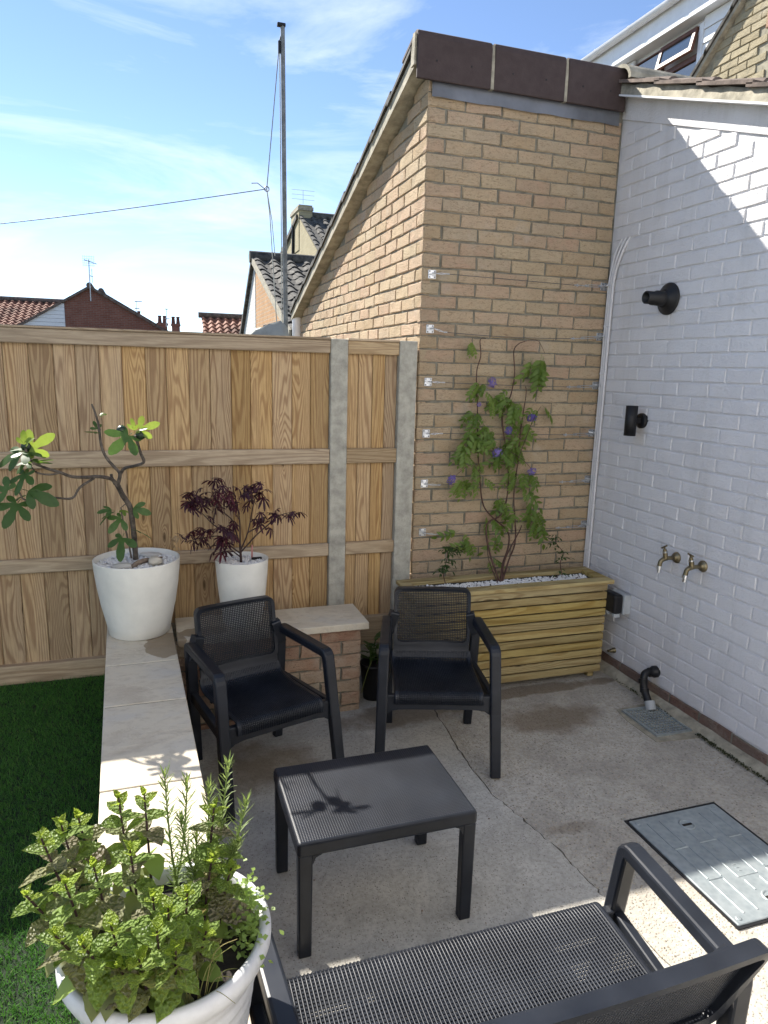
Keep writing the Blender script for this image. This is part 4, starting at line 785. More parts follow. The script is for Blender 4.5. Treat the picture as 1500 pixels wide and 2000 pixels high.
# ------------------------------------------------------------------ leaf meshes (local: base at 0, tip +Y, up +Z)
def lobed_leaf(lobes, mat, name, cup=.12, fold=.25, seed=0, petiole=.25):
    """lobes: (angle from +Y, length, half width)"""
    mb = MB(); rr = random.Random(seed); c = (0, .0, 0)
    outline = []
    for i, (a, L, hw) in enumerate(lobes):
        a = R(a); d = Vector((math.sin(a), math.cos(a), 0)); n = Vector((d.y, -d.x, 0))
        for (u, v) in ((.30, -.60), (.58, -.95), (.82, -.80), (.96, -.36), (1, 0), (.96, .36), (.82, .80), (.58, .95), (.30, .60)): outline.append((d*(L*u)+n*(hw*v), abs(v), u*L))
        spine = i
    def zf(p): 
        r_ = math.hypot(p.x, p.y); return -cup*r_*r_*1.3+fold*abs(p.x)*.18*math.cos(p.y*3)+.015*math.sin(9*p.x+5*p.y)
    vs = [(0, 0, 0)]; k = len(lobes)
    for i, (a, L, hw) in enumerate(lobes):
        a = R(a); d = Vector((math.sin(a), math.cos(a), 0)); vs.append(tuple(d*(L*.4)+Vector((0, 0, zf(d*L*.4)-.006)))); vs.append(tuple(d*(L*.75)+Vector((0, 0, zf(d*L*.75)-.008))))
    b = len(vs)
    for (p, v, u) in outline: vs.append((p.x, p.y, zf(p)))
    fs = []
    for i in range(k):
        o = b+9*i; m1, m2 = 1+2*i, 2+2*i
        fs += [(0, m1, o), (m1, o+1, o), (m1, m2, o+2, o+1), (m2, o+3, o+2), (m2, o+4, o+3), (m2, o+5, o+4), (m2, o+6, o+5), (m1, o+7, o+6, m2), (m1, o+8, o+7), (0, o+8, m1)]
        if i < k-1: fs.append((0, o+9, o+8))
    mb.add(vs, fs, True)
    if petiole: mb.tube([(0, 0, -.004), (0, -petiole*.5, -.02), (0, -petiole, -.06)], [.010, .011, .014], 5, False)
    return mb.mesh(name, mat, fix=False)
def place_leaf(me, base, tip, parent, roll=0, scale=None, up=Vector((0, 0, 1)), name='leaf'):
    base, tip = Vector(base), Vector(tip); d = tip-base; L = d.length if scale is None else scale; y = d.normalized(); x = y.cross(up)
    if x.length < .05: x = Vector((1, 0, 0))
    x.normalize(); z = x.cross(y); q = Matrix.Rotation(roll, 3, y); x, z = q@x, q@z
    m = Matrix(((x.x*L, y.x*L, z.x*L, base.x), (x.y*L, y.y*L, z.y*L, base.y), (x.z*L, y.z*L, z.z*L, base.z), (0, 0, 0, 1)))
    o = bpy.data.objects.new(name, me); COL.objects.link(o); o.matrix_basis = m; return adopt(o, parent)
figL = [[lobed_leaf([(-116, .44, .13), (-56, .76, .17), (0, 1.0, .20), (54, .78, .17), (112, .46, .13)], mm, 'fig_leaf', .12, .3, 1), lobed_leaf([(-60, .74, .18), (0, 1.0, .21), (58, .70, .17), (118, .38, .12)], mm, 'fig_leaf', .25, .4, 2), lobed_leaf([(-44, .72, .17), (0, 1.0, .23), (48, .66, .16)], mm, 'fig_leaf', .3, .5, 3)] for mm in ('figleaf', 'figyoung')]
fig = thing('fig_tree', 'young fig tree with bare grey branches and lobed green leaves in the large white pot', 'fig tree', (*FP, .86))
def figp(l): return smooth_path([at(x, y, Y=Y) for x, y, Y in l], 4)
def taper(n, a, b): return [max(.0004, (a+(b-a)*k/(n-1))*random.uniform(.93, 1.07)) for k in range(n)]
def branch(l, a, b, name='branch', parent=fig, mat='bark', n=8):
    p = figp(l); MB().tube(p, taper(len(p), a, b), n).build(name, mat, parent)
branch([(265, 1092, -.29), (263, 1060, -.30), (260, 1029, -.31), (254, 991, -.34), (240, 968, -.37), (228, 944, -.40)], .0135, .0125, 'trunk')
branch([(229, 948, -.40), (218, 936, -.42), (195, 931, -.46), (170, 932, -.50), (141, 931, -.54), (118, 923, -.58), (95, 916, -.60), (66, 904, -.63), (53, 889, -.65), (50, 876, -.66)], .009, .0045)
branch([(118, 923, -.58), (97, 927, -.60), (72, 923, -.62), (61, 911, -.63)], .005, .003)
branch([(184, 934, -.48), (156, 952, -.51), (141, 973, -.54), (109, 972, -.58), (84, 970, -.60), (50, 977, -.64), (38, 962, -.66)], .006, .0035)
branch([(230, 944, -.40), (237, 923, -.46), (245, 914, -.51), (267, 909, -.58), (281, 902, -.62), (275, 886, -.65), (269, 866, -.68), (264, 850, -.70)], .008, .0055)
branch([(231, 945, -.40), (234, 925, -.41), (222, 911, -.42), (206, 891, -.43), (197, 866, -.44), (193, 832, -.45), (186, 807, -.46), (179, 789, -.46)], .0085, .004)
branch([(225, 946, -.40), (219, 934, -.40), (217, 926, -.40)], .007, .006)
branch([(257, 1090, -.32), (247, 1041, -.36), (240, 1016, -.38), (236, 991, -.40)], .0045, .003)
branch([(256, 1000, -.33), (247, 985, -.36), (238, 990, -.4)], .003, .002)
FL = [((254, 848, -.70), (214, 884, -.80), 0, .5, .15), ((268, 842, -.70), (314, 823, -.72), 1, .9, .10), ((268, 846, -.69), (296, 845, -.62), 1, -.2, .075), ((262, 846, -.70), (261, 822, -.70), 2, .5, .06), ((264, 846, -.70), (283, 828, -.74), 2, 0, .06),
      ((54, 880, -.65), (106, 847, -.66), 1, 1.0, .13), ((54, 884, -.64), (97, 880, -.58), 0, .1, .10), ((52, 882, -.66), (46, 896, -.80), 0, .0, .11), ((48, 884, -.65), (-14, 898, -.63), 0, .3, .14), ((50, 878, -.65), (18, 870, -.58), 0, .2, .09), ((48, 874, -.66), (43, 845, -.66), 2, .3, .07), ((50, 874, -.67), (58, 852, -.70), 2, .0, .06),
      ((67, 905, -.62), (100, 893, -.66), 0, .8, .10), ((56, 900, -.63), (32, 916, -.68), 0, .2, .075), ((58, 912, -.62), (40, 925, -.55), 0, 0, .06),
      ((52, 922, -.62), (28, 960, -.68), 0, .3, .12), ((22, 958, -.66), (-12, 952, -.64), 0, .6, .12), ((50, 957, -.65), (106, 977, -.72), 0, .5, .15), ((36, 980, -.65), (12, 1020, -.72), 0, .3, .14), ((44, 972, -.64), (20, 975, -.60), 0, 0, .08),
      ((223, 996, -.39), (199, 995, -.42), 0, .2, .075), ((219, 1000, -.40), (189, 1024, -.44), 0, .6, .085), ((239, 1009, -.39), (213, 1037, -.46), 0, .4, .105), ((256, 991, -.36), (290, 1003, -.42), 0, .9, .10), ((264, 1035, -.33), (296, 1047, -.37), 0, .8, .10), ((240, 1046, -.38), (230, 1088, -.46), 0, .2, .135), ((238, 994, -.40), (246, 1003, -.46), 2, .2, .05),
      ((192, 846, -.45), (167, 840, -.48), 0, .6, .07), ((192, 843, -.45), (183, 822, -.44), 0, .3, .05), ((190, 812, -.46), (201, 808, -.47), 2, .2, .035)]
for i, (b, t, kind, roll, size) in enumerate(FL):
    B = at(b[0], b[1], Y=b[2]); T = at(t[0], t[1], Y=t[2]); young = 1 if kind else 0
    place_leaf(figL[young][i % 3 if kind == 0 else (2 if kind == 2 else 1)], B+(T-B).normalized()*.012, T, fig, roll*(1 if i % 2 else -1), size*.84, Vector((0, -.5, 1)))
for (x, y, Y) in ((238, 841, -.68), (274, 850, -.69), (52, 872, -.64)):
    c = at(x, y, Y=Y); f = MB().lathe([(.004, -.028), (.012, -.022), (.02, -.008), (.0215, .004), (.017, .016), (.008, .0215), (0, .022)], 14); o = f.build('fig_fruit', 'figfruit', fig); o.matrix_basis = Matrix.Translation(c)@Euler((.5, .7 if x > 250 else -.9, 0)).to_matrix().to_4x4(); adopt(o, fig)
# ------------------------------------------------------------------ maple
map_ = thing('maple_tree', 'small dark purple Japanese maple growing in the smaller white pot', 'maple tree', (*MP, .84))
def mp(l, a, b): branch([(x, y, Y) for x, y, Y in l], a, b, 'branch', map_, 'maplebark', 6)
branch([(471, 1124, -.285), (471, 1100, -.285), (470, 1080, -.285), (469, 1062, -.285)], .007, .006, 'trunk', map_, 'maplebark', 8)
MBR = [[(470, 1074, -.285), (484, 1040, -.30), (496, 980, -.33), (505, 955, -.34)], [(469, 1064, -.285), (458, 1030, -.26), (452, 1014, -.25), (426, 990, -.24), (415, 960, -.23)], [(469, 1062, -.285), (468, 1016, -.28), (462, 985, -.28), (455, 950, -.28)], [(471, 1078, -.285), (500, 1046, -.30), (532, 1018, -.32), (548, 1006, -.33), (572, 1000, -.34)],
       [(468, 1060, -.285), (448, 1046, -.30), (416, 1024, -.34), (396, 1004, -.36), (372, 988, -.37)], [(471, 1082, -.285), (450, 1066, -.32), (432, 1048, -.36), (400, 1050, -.40), (360, 1058, -.42)], [(470, 1088, -.285), (452, 1074, -.31), (440, 1062, -.34), (420, 1066, -.37)], [(484, 1040, -.30), (508, 1026, -.27), (520, 1008, -.26)], [(426, 990, -.24), (405, 975, -.24), (380, 975, -.25)], [(496, 980, -.33), (480, 960, -.36)], [(416, 1024, -.34), (420, 1000, -.33), (428, 970, -.30)]]
for l in MBR: mp(l, .0042, .0015)
mapL = [lobed_leaf([(-112, .42, .07), (-70, .72, .105), (-34, .95, .12), (0, 1.05, .125), (35, .95, .12), (72, .7, .105), (110, .42, .07)], mm, 'maple_leaf', cu, fo, sd, .5) for mm, cu, fo, sd in (('mapleleaf', .35, .2, 1), ('mapleleaf', .55, .4, 2), ('mapledry', .6, .3, 3))]
def ell(cx, cy, rx, ry): 
    while True:
        a, b = random.uniform(-1, 1), random.uniform(-1, 1)
        if a*a+b*b < 1: return cx+a*rx, cy+b*ry
spots = [(ell(438, 972, 84, 24), -.29, .12) for _ in range(66)]+[(ell(408, 1046, 58, 20), -.38, .08) for _ in range(40)]+[(ell(552, 1001, 32, 8), -.33, .03) for _ in range(12)]+[(ell(512, 1020, 22, 20), -.28, .05) for _ in range(9)]+[(ell(505, 952, 22, 10), -.33, .05) for _ in range(9)]+[(ell(418, 936, 14, 5), -.26, .04) for _ in range(5)]+[(ell(450, 1010, 45, 14), -.3, .08) for _ in range(7)]+[(ell(440, 1074, 22, 7), -.32, .03) for _ in range(4)]+[(ell(372, 985, 18, 10), -.36, .03) for _ in range(8)]
for (x, y), Y, dv in spots:
    B = at(x, y, Y=Y+random.uniform(-dv, dv)); a = random.uniform(0, 6.283); s = random.uniform(.036, .058); d = Vector((math.cos(a), math.sin(a)*.8, random.uniform(-.5, .05)))
    place_leaf(mapL[random.random() < .4], B, B+d, map_, random.uniform(-.5, .5), s)
for _ in range(7):
    x, y = ell(345, 1056, 16, 14); B = at(x, y, Y=-.42+random.uniform(-.04, .04)); a = random.uniform(0, 6.283); place_leaf(mapL[2], B, B+Vector((math.cos(a), math.sin(a), -.5)), map_, random.uniform(-1, 1), .026, name='dry_leaf')
# ------------------------------------------------------------------ wisteria
wis = thing('wisteria', 'young wisteria with green compound leaves and violet flowers climbing the trellis wires', 'wisteria', (.33, -.22, .6))
wz = lambda x, y: (700+x/2.353, 500+y/2.353)
def wst(l, a=.006, b=.0025):
    n = len(l); pts = [at(*wz(x, y), Y=-.23+.18*min(1, k/3)+random.uniform(-.012, .012)) for k, (x, y) in enumerate(l)]; p = smooth_path(pts, 5); MB().tube(p, taper(len(p), a, b), 6).build('stem', 'vine', wis)
wst([(655, 1500), (662, 1420), (690, 1330), (683, 1262), (605, 1190), (570, 1130), (556, 1000), (550, 900), (547, 700), (543, 540), (562, 460), (560, 385), (585, 378)])
wst([(660, 1500), (690, 1400), (722, 1300), (714, 1100), (735, 930), (745, 800), (770, 640), (768, 600)])
wst([(650, 1500), (602, 1360), (590, 1235), (655, 1190), (684, 1100), (687, 950), (660, 740), (700, 640), (718, 540), (714, 440), (735, 405), (765, 392)])
wst([(765, 392), (800, 385), (830, 395), (856, 445)], .002, .0012); wst([(664, 1500), (672, 1400), (742, 1260), (748, 1238)]); wst([(640, 1500), (600, 1400), (592, 1330)], .004, .002)
wst([(560, 1000), (520, 960), (470, 990), (430, 1025)], .002, .001); wst([(700, 900), (760, 940), (800, 985)], .002, .001); wst([(735, 930), (800, 760), (840, 690)], .0022, .001)
def pinnate(nl, L, wd, droop, mat, seed):
    mb = MB(); rr = random.Random(seed); ax = [Vector((0, t, -droop*t*t)) for t in [k/8 for k in range(9)]]; mb.tube(ax, [.008]*8+[.004], 4, False)
    for k in range(nl):
        t = .22+.78*k/(nl-1) if nl > 1 else 1
        c = Vector((0, t, -droop*t*t)); ss = (-1, 1) if k < nl-1 else (0,)
        for s in ss:
            l = L*(1-.25*abs(t-.5))*rr.uniform(.85, 1.1); d = Vector((s*1.0, .75, -.25-rr.uniform(0, .5))).normalized() if s else Vector((0, 1, -droop*1.6)).normalized(); n = Vector((0, 0, 1)); sd = d.cross(n).normalized(); n = sd.cross(d)
            q = [(0, 0, 0), (.3, 1, -.03), (.6, .85, -.08), (1, 0, -.22), (.6, -.85, -.08), (.3, -1, -.03), (.45, 0, -.10)]
            mb.add([c+d*(l*u)+sd*(wd*l*v)+n*(l*w_+.0) for u, v, w_ in q], [(0, 1, 6), (1, 2, 6), (2, 3, 6), (3, 4, 6), (4, 5, 6), (5, 0, 6)], True)
    return mb.mesh('compound_leaf', mat, fix=False)
wl = [pinnate(5, .42, .21, .5, 'wisleaf', 1), pinnate(6, .36, .22, .25, 'wisleaf', 2), pinnate(4, .5, .22, .7, 'wisleaf', 3)]
WC = [(515, 400, 2, 12), (820, 480, 9, 40), (575, 590, 4, 25), (680, 640, 4, 25), (535, 720, 6, 28), (640, 680, 3, 30), (740, 680, 8, 40), (830, 710, 3, 20), (480, 880, 7, 28), (545, 820, 9, 35), (620, 820, 6, 35), (700, 850, 8, 40), (640, 900, 6, 35), (760, 790, 5, 30), (720, 890, 5, 30), (545, 960, 4, 25), (485, 1040, 5, 25), (560, 1050, 3, 20), (720, 1000, 5, 30), (795, 1000, 4, 20), (640, 1120, 5, 30), (790, 1160, 7, 35), (830, 1250, 4, 20), (585, 1230, 4, 25), (455, 1280, 4, 25), (520, 1330, 4, 25), (600, 1400, 2, 12), (650, 1310, 2, 15), (690, 1200, 2, 15), (770, 1090, 3, 20)]
for (x, y, n_, sp_) in WC:
    for _ in range(n_):
        B = at(*wz(x+random.gauss(0, sp_*.6), y-12+random.gauss(0, sp_*.55)), Y=random.uniform(-.13, -.04)); a = random.uniform(-1, 1); hz = 1 if y > 1240 and x < 560 else .55
        d = Vector((math.sin(a*1.5)*hz-(.7 if hz == 1 else 0), -.35*random.random()-.05, -random.uniform(.15, 1.1)*(1.2-hz*.5)))
        if y == 480: d = Vector((random.uniform(-.25, .45), -.25, -1))
        place_leaf(wl[random.randrange(3)], B, B+d, wis, random.uniform(-.6, .6), random.uniform(.075, .125)*(1.35 if y == 480 else 1), Vector((0, -1, .6)))
def flower(n_):
    mb = MB()
    for _ in range(n_):
        a, b = random.uniform(0, 6.28), random.uniform(-1, 1); r_ = math.sqrt(1-b*b); p = Vector((r_*math.cos(a), r_*math.sin(a), b*1.1))*random.uniform(.6, 1); u = p.normalized(); x = u.orthogonal().normalized(); y = u.cross(x); s = .26
        mb.add([p+x*s, p+y*s*.8+u*.15, p-x*s, p-y*s*.8+u*.1, p+u*.28], [(0, 1, 4), (1, 2, 4), (2, 3, 4), (3, 0, 4)], True)
    return mb.mesh('flower', 'petal', fix=False)
fw = [flower(70), flower(60)]
for i, (x, y, s) in enumerate(((615, 583, .024), (797, 745, .024), (690, 803, .021), (637, 905, .027), (797, 990, .022), (428, 1028, .025), (555, 683, .012))): link('flower', fw[i % 2], wis, at(*wz(x, y), Y=-.13), (random.random(), random.random(), random.random()), (s, s, s*1.05))
def small_climber(l, label, Y, nl):
    t = thing('jasmine_plant', label, 'climbing plant', at(*l[0], Y=Y), 'young jasmine plants'); lf = [pinnate(3, .6, .2, .4, 'jasmine', 8), pinnate(2, .7, .22, .3, 'jasmine', 9)]
    P = smooth_path([at(x, y, Y=Y+.02*k) for k, (x, y) in enumerate(l)], 4); MB().tube(P, taper(len(P), .003, .0015), 5).build('stem', 'vine', t)
    for k in range(nl):
        p = P[min(len(P)-1, 1+int(random.random()*(len(P)-1)))]; a = random.uniform(0, 6.28); place_leaf(lf[k % 2], p, p+Vector((math.cos(a), math.sin(a)-.3, random.uniform(-.4, .7))), t, 0, random.uniform(.035, .06))
small_climber([(870, 1140), (866, 1120), (872, 1095), (877, 1070), (890, 1072)], 'bushy young jasmine at the left end of the slatted planter', -.30, 38)
small_climber([(1098, 1124), (1094, 1100), (1100, 1080), (1086, 1060), (1085, 1045)], 'sparse dark young jasmine at the right end of the slatted planter', -.28, 26)
# ------------------------------------------------------------------ black pot with lily-like plant
bp = pot('nursery_pot', 'black plastic nursery pot on the ground between the low wall and right chair', (-.335, -.31), 0, [(0, .001), (.055, .001), (.075, .20), (.079, .20), (.079, .215), (.072, .215), (.07, .19), (0, .19)], 'black', 28)
lp = thing('potted_lily', 'leafy green plant in the black nursery pot beside the right chair', 'plant', (-.335, -.31, .19)); ll = MB().add([(0, 0, 0), (.13, .3, .02), (.11, .65, -.03), (0, 1, -.16), (-.11, .65, -.03), (-.13, .3, .02), (0, .45, -.04)], [(0, 1, 6), (1, 2, 6), (2, 3, 6), (3, 4, 6), (4, 5, 6), (5, 0, 6)], True).mesh('lily_leaf', 'lily', fix=False)
for s in range(4):
    p0 = Vector((-.335+random.uniform(-.03, .03), -.31+random.uniform(-.03, .03), .18)); tp_ = p0+Vector((random.uniform(-.05, .05), random.uniform(-.05, .03), random.uniform(.14, .24))); MB().tube([p0, tp_], .004, 5).build('stem', 'lily', lp)
    for k in range(8):
        p = p0.lerp(tp_, .25+.75*k/7); a = k*2.4+s; place_leaf(ll, p, p+Vector((math.cos(a), math.sin(a), .45)), lp, 0, random.uniform(.07, .11))
o = MB().tube(smooth_path([(-.36, -.36, .25), (-.40, -.40, .20), (-.43, -.42, .12), (-.44, -.435, .10)], 4), .0022, 5).build('cable_tail', 'straw'); tag(o, 'thin pale cord hanging beside the black nursery pot', 'cord')
# ------------------------------------------------------------------ herb pot in the foreground
HP = (-1.500, -2.672); HZ = .80
prof = [(0, CZ+.001), (.125, CZ+.001), (.130, CZ+.006)]
for k in range(24):
    z = .53+.205*k/23; prof.append((.134+.030*(k/23)**.9+.0035*math.sin(k*1.75), z))
prof += [(.168, .742), (.176, .752), (.186, .764), (.1925, .780), (.1925, .792), (.187, .802), (.178, .804), (.170, .798), (.167, .78), (.163, .74), (0, .74)]
pot('herb_pot', 'large ribbed white plastic pot full of herbs in the left foreground', HP, CZ, prof, 'oldwhite', 72)
MB().lathe([(0, .772), (.06, .772), (.12, .768), (.166, .762)], 40, (HP[0], HP[1], 0)); so_ = MB()
for r_ in range(9):
    for k in range(36): a = 6.283*k/36; q = .165*r_/8; so_.v.append((HP[0]+q*math.cos(a), HP[1]+q*math.sin(a), .768+random.uniform(-.006, .008)))
for r_ in range(8):
    for k in range(36): so_.f.append((r_*36+k, r_*36+(k+1) % 36, (r_+1)*36+(k+1) % 36, (r_+1)*36+k)); so_.sm.append(True)
o = so_.build('compost', 'soil'); tag(o, 'dark compost filling the ribbed white herb pot', 'soil', kind='stuff')
def mint_leaf(mat, seed):
    rr = random.Random(seed); mb = MB(); n = 7; vs = []; 
    for k in range(n+1):
        t = k/n; w_ = .35*math.sin(math.pi*min(1, (t*.93+.07))**.82)**.9 if k < n else 0; zz = -.16*t*t+.03*math.sin(t*5); ser = 1+(.07 if k % 2 else -.05)
        vs += [(-w_*ser, t, zz+.07*w_/.3), (0, t, zz-.03), (w_*ser, t, zz+.07*w_/.3)]
    fs = [(3*k+e, 3*k+1+e, 3*k+4+e, 3*k+3+e) for k in range(n) for e in (0, 1)]; mb.add(vs, fs, True); return mb.mesh('mint_leaf', mat, fix=False)
ML = {m_: [mint_leaf(m_, i) for i in range(2)] for m_ in ('mint_tip', 'mint_mid', 'mint_old')}
mint = thing('mint_plant', 'bushy mint with bright tips and bronzed lower leaves in the ribbed white pot', 'mint', (*HP, .77))
hz = lambda x, y: (x/2.679, 1450+y/2.679)
tips = [(135, 800, -2.72), (215, 500, -2.66), (320, 430, -2.62), (410, 395, -2.58), (490, 650, -2.72), (340, 740, -2.76), (620, 290, -2.58), (755, 275, -2.58), (1120, 340, -2.60), (1110, 600, -2.66), (1210, 655, -2.68), (285, 1010, -2.83), (580, 960, -2.84), (880, 865, -2.80), (980, 785, -2.76), (820, 980, -2.84), (920, 1090, -2.85), (725, 1130, -2.86), (620, 1180, -2.86), (1080, 985, -2.80), (800, 810, -2.77), (430, 1060, -2.86), (680, 560, -2.68)]
mint_leaves = []
for i, (x, y, Y) in enumerate(tips):
    T = at(*hz(x, y), Y=Y); hp = Vector((*HP, .77)); rd = Vector((T.x-HP[0], T.y-HP[1], 0)); rl = min(.14, rd.length*.75); B = hp+rd.normalized()*rl
    if T.z < .80: T.z = .80+random.uniform(0, .015)
    P = smooth_path([B, B.lerp(T, .5)+Vector((0, 0, .012)), T], 6); L = (T-B).length; MB().tube(P, taper(len(P), .0032, .0018), 6).build('stem', 'herbstem', mint)
    nn = 8; a0 = random.uniform(0, 3.14)
    for k in range(nn+1):
        u = 1-(k*.0155+.0012*k*k)/max(L, .06); 
        if u < .05: break
        p = B.lerp(T, u)+Vector((0, 0, .012*math.sin(math.pi*u))); s = (.019, .030, .042, .051, .056, .058, .056, .050)[min(k, 7)]*random.uniform(.85, 1.2); m_ = 'mint_tip' if k < 2 else ('mint_mid' if (k < 4 and y > 640) or k < 3 or random.random() < .35 else 'mint_old')
        for e in (0, 1):
            a = a0+k*1.57+e*3.14+random.uniform(-.3, .3); el = (1.15, .75, .45, .2, .0, -.15, -.3, -.4)[min(k, 7)]+random.uniform(-.2, .25); mint_leaves.append((k if y < 1000 else k-.5, ML[m_][random.randrange(2)], p, p+Vector((math.cos(a)*math.cos(el), math.sin(a)*math.cos(el), math.sin(el))), random.uniform(-.4, .4), s)) if True else place_leaf(ML[m_][random.randrange(2)], p, p+Vector((math.cos(a)*math.cos(el), math.sin(a)*math.cos(el), math.sin(el))), mint, random.uniform(-.3, .3), s)
    place_leaf(ML['mint_tip'][0], T, T+Vector((random.uniform(-.3, .3), random.uniform(-.3, .3), 1)), mint, 0, .016)
mint_leaves.sort(key=lambda t: t[0])
for (_, me, b_, t_, ro, s) in mint_leaves[:270]: place_leaf(me, b_, t_, mint, ro, s)
for mm in ('mint_mid', 'mint_old'):
    mb = MB(); ra = []
    for (_, me, b_, t_, ro, s) in mint_leaves[270:]:
        if (me.materials[0].name == MT[mm].name):
            o = place_leaf(me, b_, t_, None, ro, s); M_ = o.matrix_basis.copy(); bpy.data.objects.remove(o); mb.add([M_@v.co for v in me.vertices], [tuple(q.vertices) for q in me.polygons], True)
    if mb.v:
        o = mb.build('lower_leaves', mm, mint, fix=False); o['kind'] = 'stuff'
rosm = thing('rosemary_plant', 'upright rosemary with narrow needle leaves at the back of the herb pot', 'rosemary', (-1.45, -2.6, .77))
for i, (x, y, Y) in enumerate([(860, 165, -2.56), (980, 205, -2.56), (1095, 235, -2.57), (1195, 112, -2.57), (1290, 310, -2.60), (945, 405, -2.60), (1250, 520, -2.62), (1030, 500, -2.58), (1160, 430, -2.60)]):
    T = at(*hz(x, y), Y=Y); B = Vector((-1.45+random.uniform(-.05, .07)+.02*i*0, -2.61+random.uniform(-.03, .03), .77)); mid = B.lerp(T, .5)+Vector(((T.x-B.x)*.2, 0, 0)); P = smooth_path([B, mid, T], 12); mb = MB().tube(P, taper(len(P), .0028, .0012), 5)
    for k in range(5, len(P)):
        for w_ in range(5):
            a = w_*1.257+k*.63+random.uniform(-.3, .3); l = random.uniform(.020, .038)*(1 if k < len(P)-2 else .8); el = .5+.7*(k/len(P))**4; d = Vector((math.cos(a)*math.cos(el), math.sin(a)*math.cos(el), math.sin(el))); s = d.cross(Vector((0, 0, 1))).normalized()*.0018; p = P[k]+Vector((0, 0, random.uniform(-.004, .004))); m_ = p+d*l*.55+Vector((0, 0, -.001))
            mb.add([p-s*.6, p+s*.6, m_+s, p+d*l+Vector((0, 0, random.uniform(-.008, .006))), m_-s], [(0, 1, 2, 4), (4, 2, 3)])
    mb.build('sprig', 'rosemary', rosm, fix=False)
pars = thing('parsley_plant', 'small clump of curly parsley at the right rim of the herb pot', 'parsley', (-1.35, -2.66, .78)); pm = MB()
for _ in range(420):
    p = Vector((-1.352+random.gauss(0, .016), -2.675+random.gauss(0, .045), .80+random.gauss(0, .018))); a = random.uniform(0, 6.28); x = Vector((math.cos(a), math.sin(a), random.uniform(-.5, .5)))*.006; y = Vector((-math.sin(a), math.cos(a), random.uniform(-.3, .8)))*.006; pm.add([p-x, p+y*.6, p+x, p-y], [(0, 1, 2, 3)])
o = pm.build('curly_leaves', 'mint_mid', pars, fix=False); o['kind'] = 'stuff'
dg = thing('dry_grass_tuft', 'thin straw coloured grass blades at the front of the herb pot', 'grass tuft', (-1.43, -2.78, .78))
for i in range(14):
    c = at(*hz(1040+random.gauss(0, 50), 1200+random.gauss(0, 30)), Y=-2.82); c.z = .772; a = random.uniform(0, 6.28); h = random.uniform(.03, .11) if i > 3 else .13; P = smooth_path([c, c+Vector((math.cos(a)*.02, math.sin(a)*.02, h*.7)), c+Vector((math.cos(a)*.06, math.sin(a)*.06, h*.75+random.uniform(-.03, .03)))], 5); MB().tube(P, taper(len(P), .0011, .0005), 4).build('blade', 'straw', dg, fix=False)
# ------------------------------------------------------------------ houses behind
def pan_tile(wd, ln, mat, amp=.045, th=.02, n=8):
    pr = [(-wd/2+wd*1.06*q/n, amp*math.sin(q/n*2*math.pi+.6)) for q in range(n+1)]; m_ = n+1
    va = [(x, -ln/2, h+th) for x, h in pr]+[(x, ln/2, h-.012) for x, h in pr]; vb = [(x, y, z-th) for x, y, z in va]
    return MB().add(va, [(q, q+1, m_+q+1, m_+q) for q in range(n)], True).add(va[:m_]+vb[:m_], [(q, m_+q, m_+q+1, q+1) for q in range(n)]).add([va[0], va[m_], vb[m_], vb[0]], [(0, 1, 2, 3)]).mesh('roof_tile', mat)
def tiled_slope(parent, x0, y_e, z_e, y_r, z_r, cols, wd, gauge, mat):
    sl = math.hypot(y_r-y_e, z_r-z_e); rows = int(sl/gauge)+1; ang_ = math.atan2(z_r-z_e, y_r-y_e); me = [pan_tile(wd, gauge*1.18, mat) for _ in range(1)]
    for r_ in range(rows):
        for c in range(cols):
            d = sl-(r_+.5)*gauge; o = link('roof_tile', me[0], parent, (x0+wd*(c+.5)+random.uniform(-.006, .006), y_e+(y_r-y_e)*d/sl, z_e+(z_r-z_e)*d/sl+.05), (ang_+random.gauss(0, .012), random.gauss(0, .015), random.gauss(0, .01)))
A = thing('neighbour_house', 'house with dark wavy tiled roof and orange brick gable, just beyond the fence pole', 'house', (2, 11, 0))
ax, (ya, za), (yn, zn), (yf, zf) = .8, (12.07, 4.10), (7.73, 2.38), (14.1, 2.68)
MB().prism([(yn+.1, 0), (12.02, 0), (12.02, za-.03), (yn+.1, zn+.02)], 'x', ax, 4.2).build('wall', 'farorange', A)
MB().prism([(12.022, 0), (yf, 0), (yf, zf), (12.022, za-.03)], 'x', ax-.01, 4.2).build('painted_wall', 'farpaint', A)
tiled_slope(A, ax-.06, yn, zn, ya, za, 6, .36, .36, 'tile_dark')
MB().hexa([(ax-.05, yn, zn-.03), (4.2, yn, zn-.03), (4.2, ya, za-.03), (ax-.05, ya, za-.03), (ax-.05, yn, zn+.02), (4.2, yn, zn+.02), (4.2, ya, za+.02), (ax-.05, ya, za+.02)]).build('roof_deck', 'tile_dark', A)
MB().hexa([(ax-.09, yn, zn-.06), (ax-.051, yn, zn-.06), (ax-.051, ya, za-.06), (ax-.09, ya, za-.06), (ax-.09, yn, zn+.07), (ax-.051, yn, zn+.07), (ax-.051, ya, za+.07), (ax-.09, ya, za+.07)]).build('verge', 'cement', A)
MB().hexa([(ax-.09, ya, za-.06), (4.2, ya, za-.06), (4.2, yf+.2, zf-.2), (ax-.09, yf+.2, zf-.2), (ax-.09, ya, za+.06), (4.2, ya, za+.06), (4.2, yf+.2, zf-.08), (ax-.09, yf+.2, zf-.08)]).build('rear_roof_slope', 'tile_dark', A)
for i in range(7):
    x = ax-.12+i*.46; MB().tube([(x, ya, za+.06), (x+.45, ya, za+.06)], .125, 12).build('ridge_tile', 'tile_dark', A)
MB().box(ax-.013, ax+.02, 10.6, 10.95, 2.55, 2.68).build('vent', 'black', A)
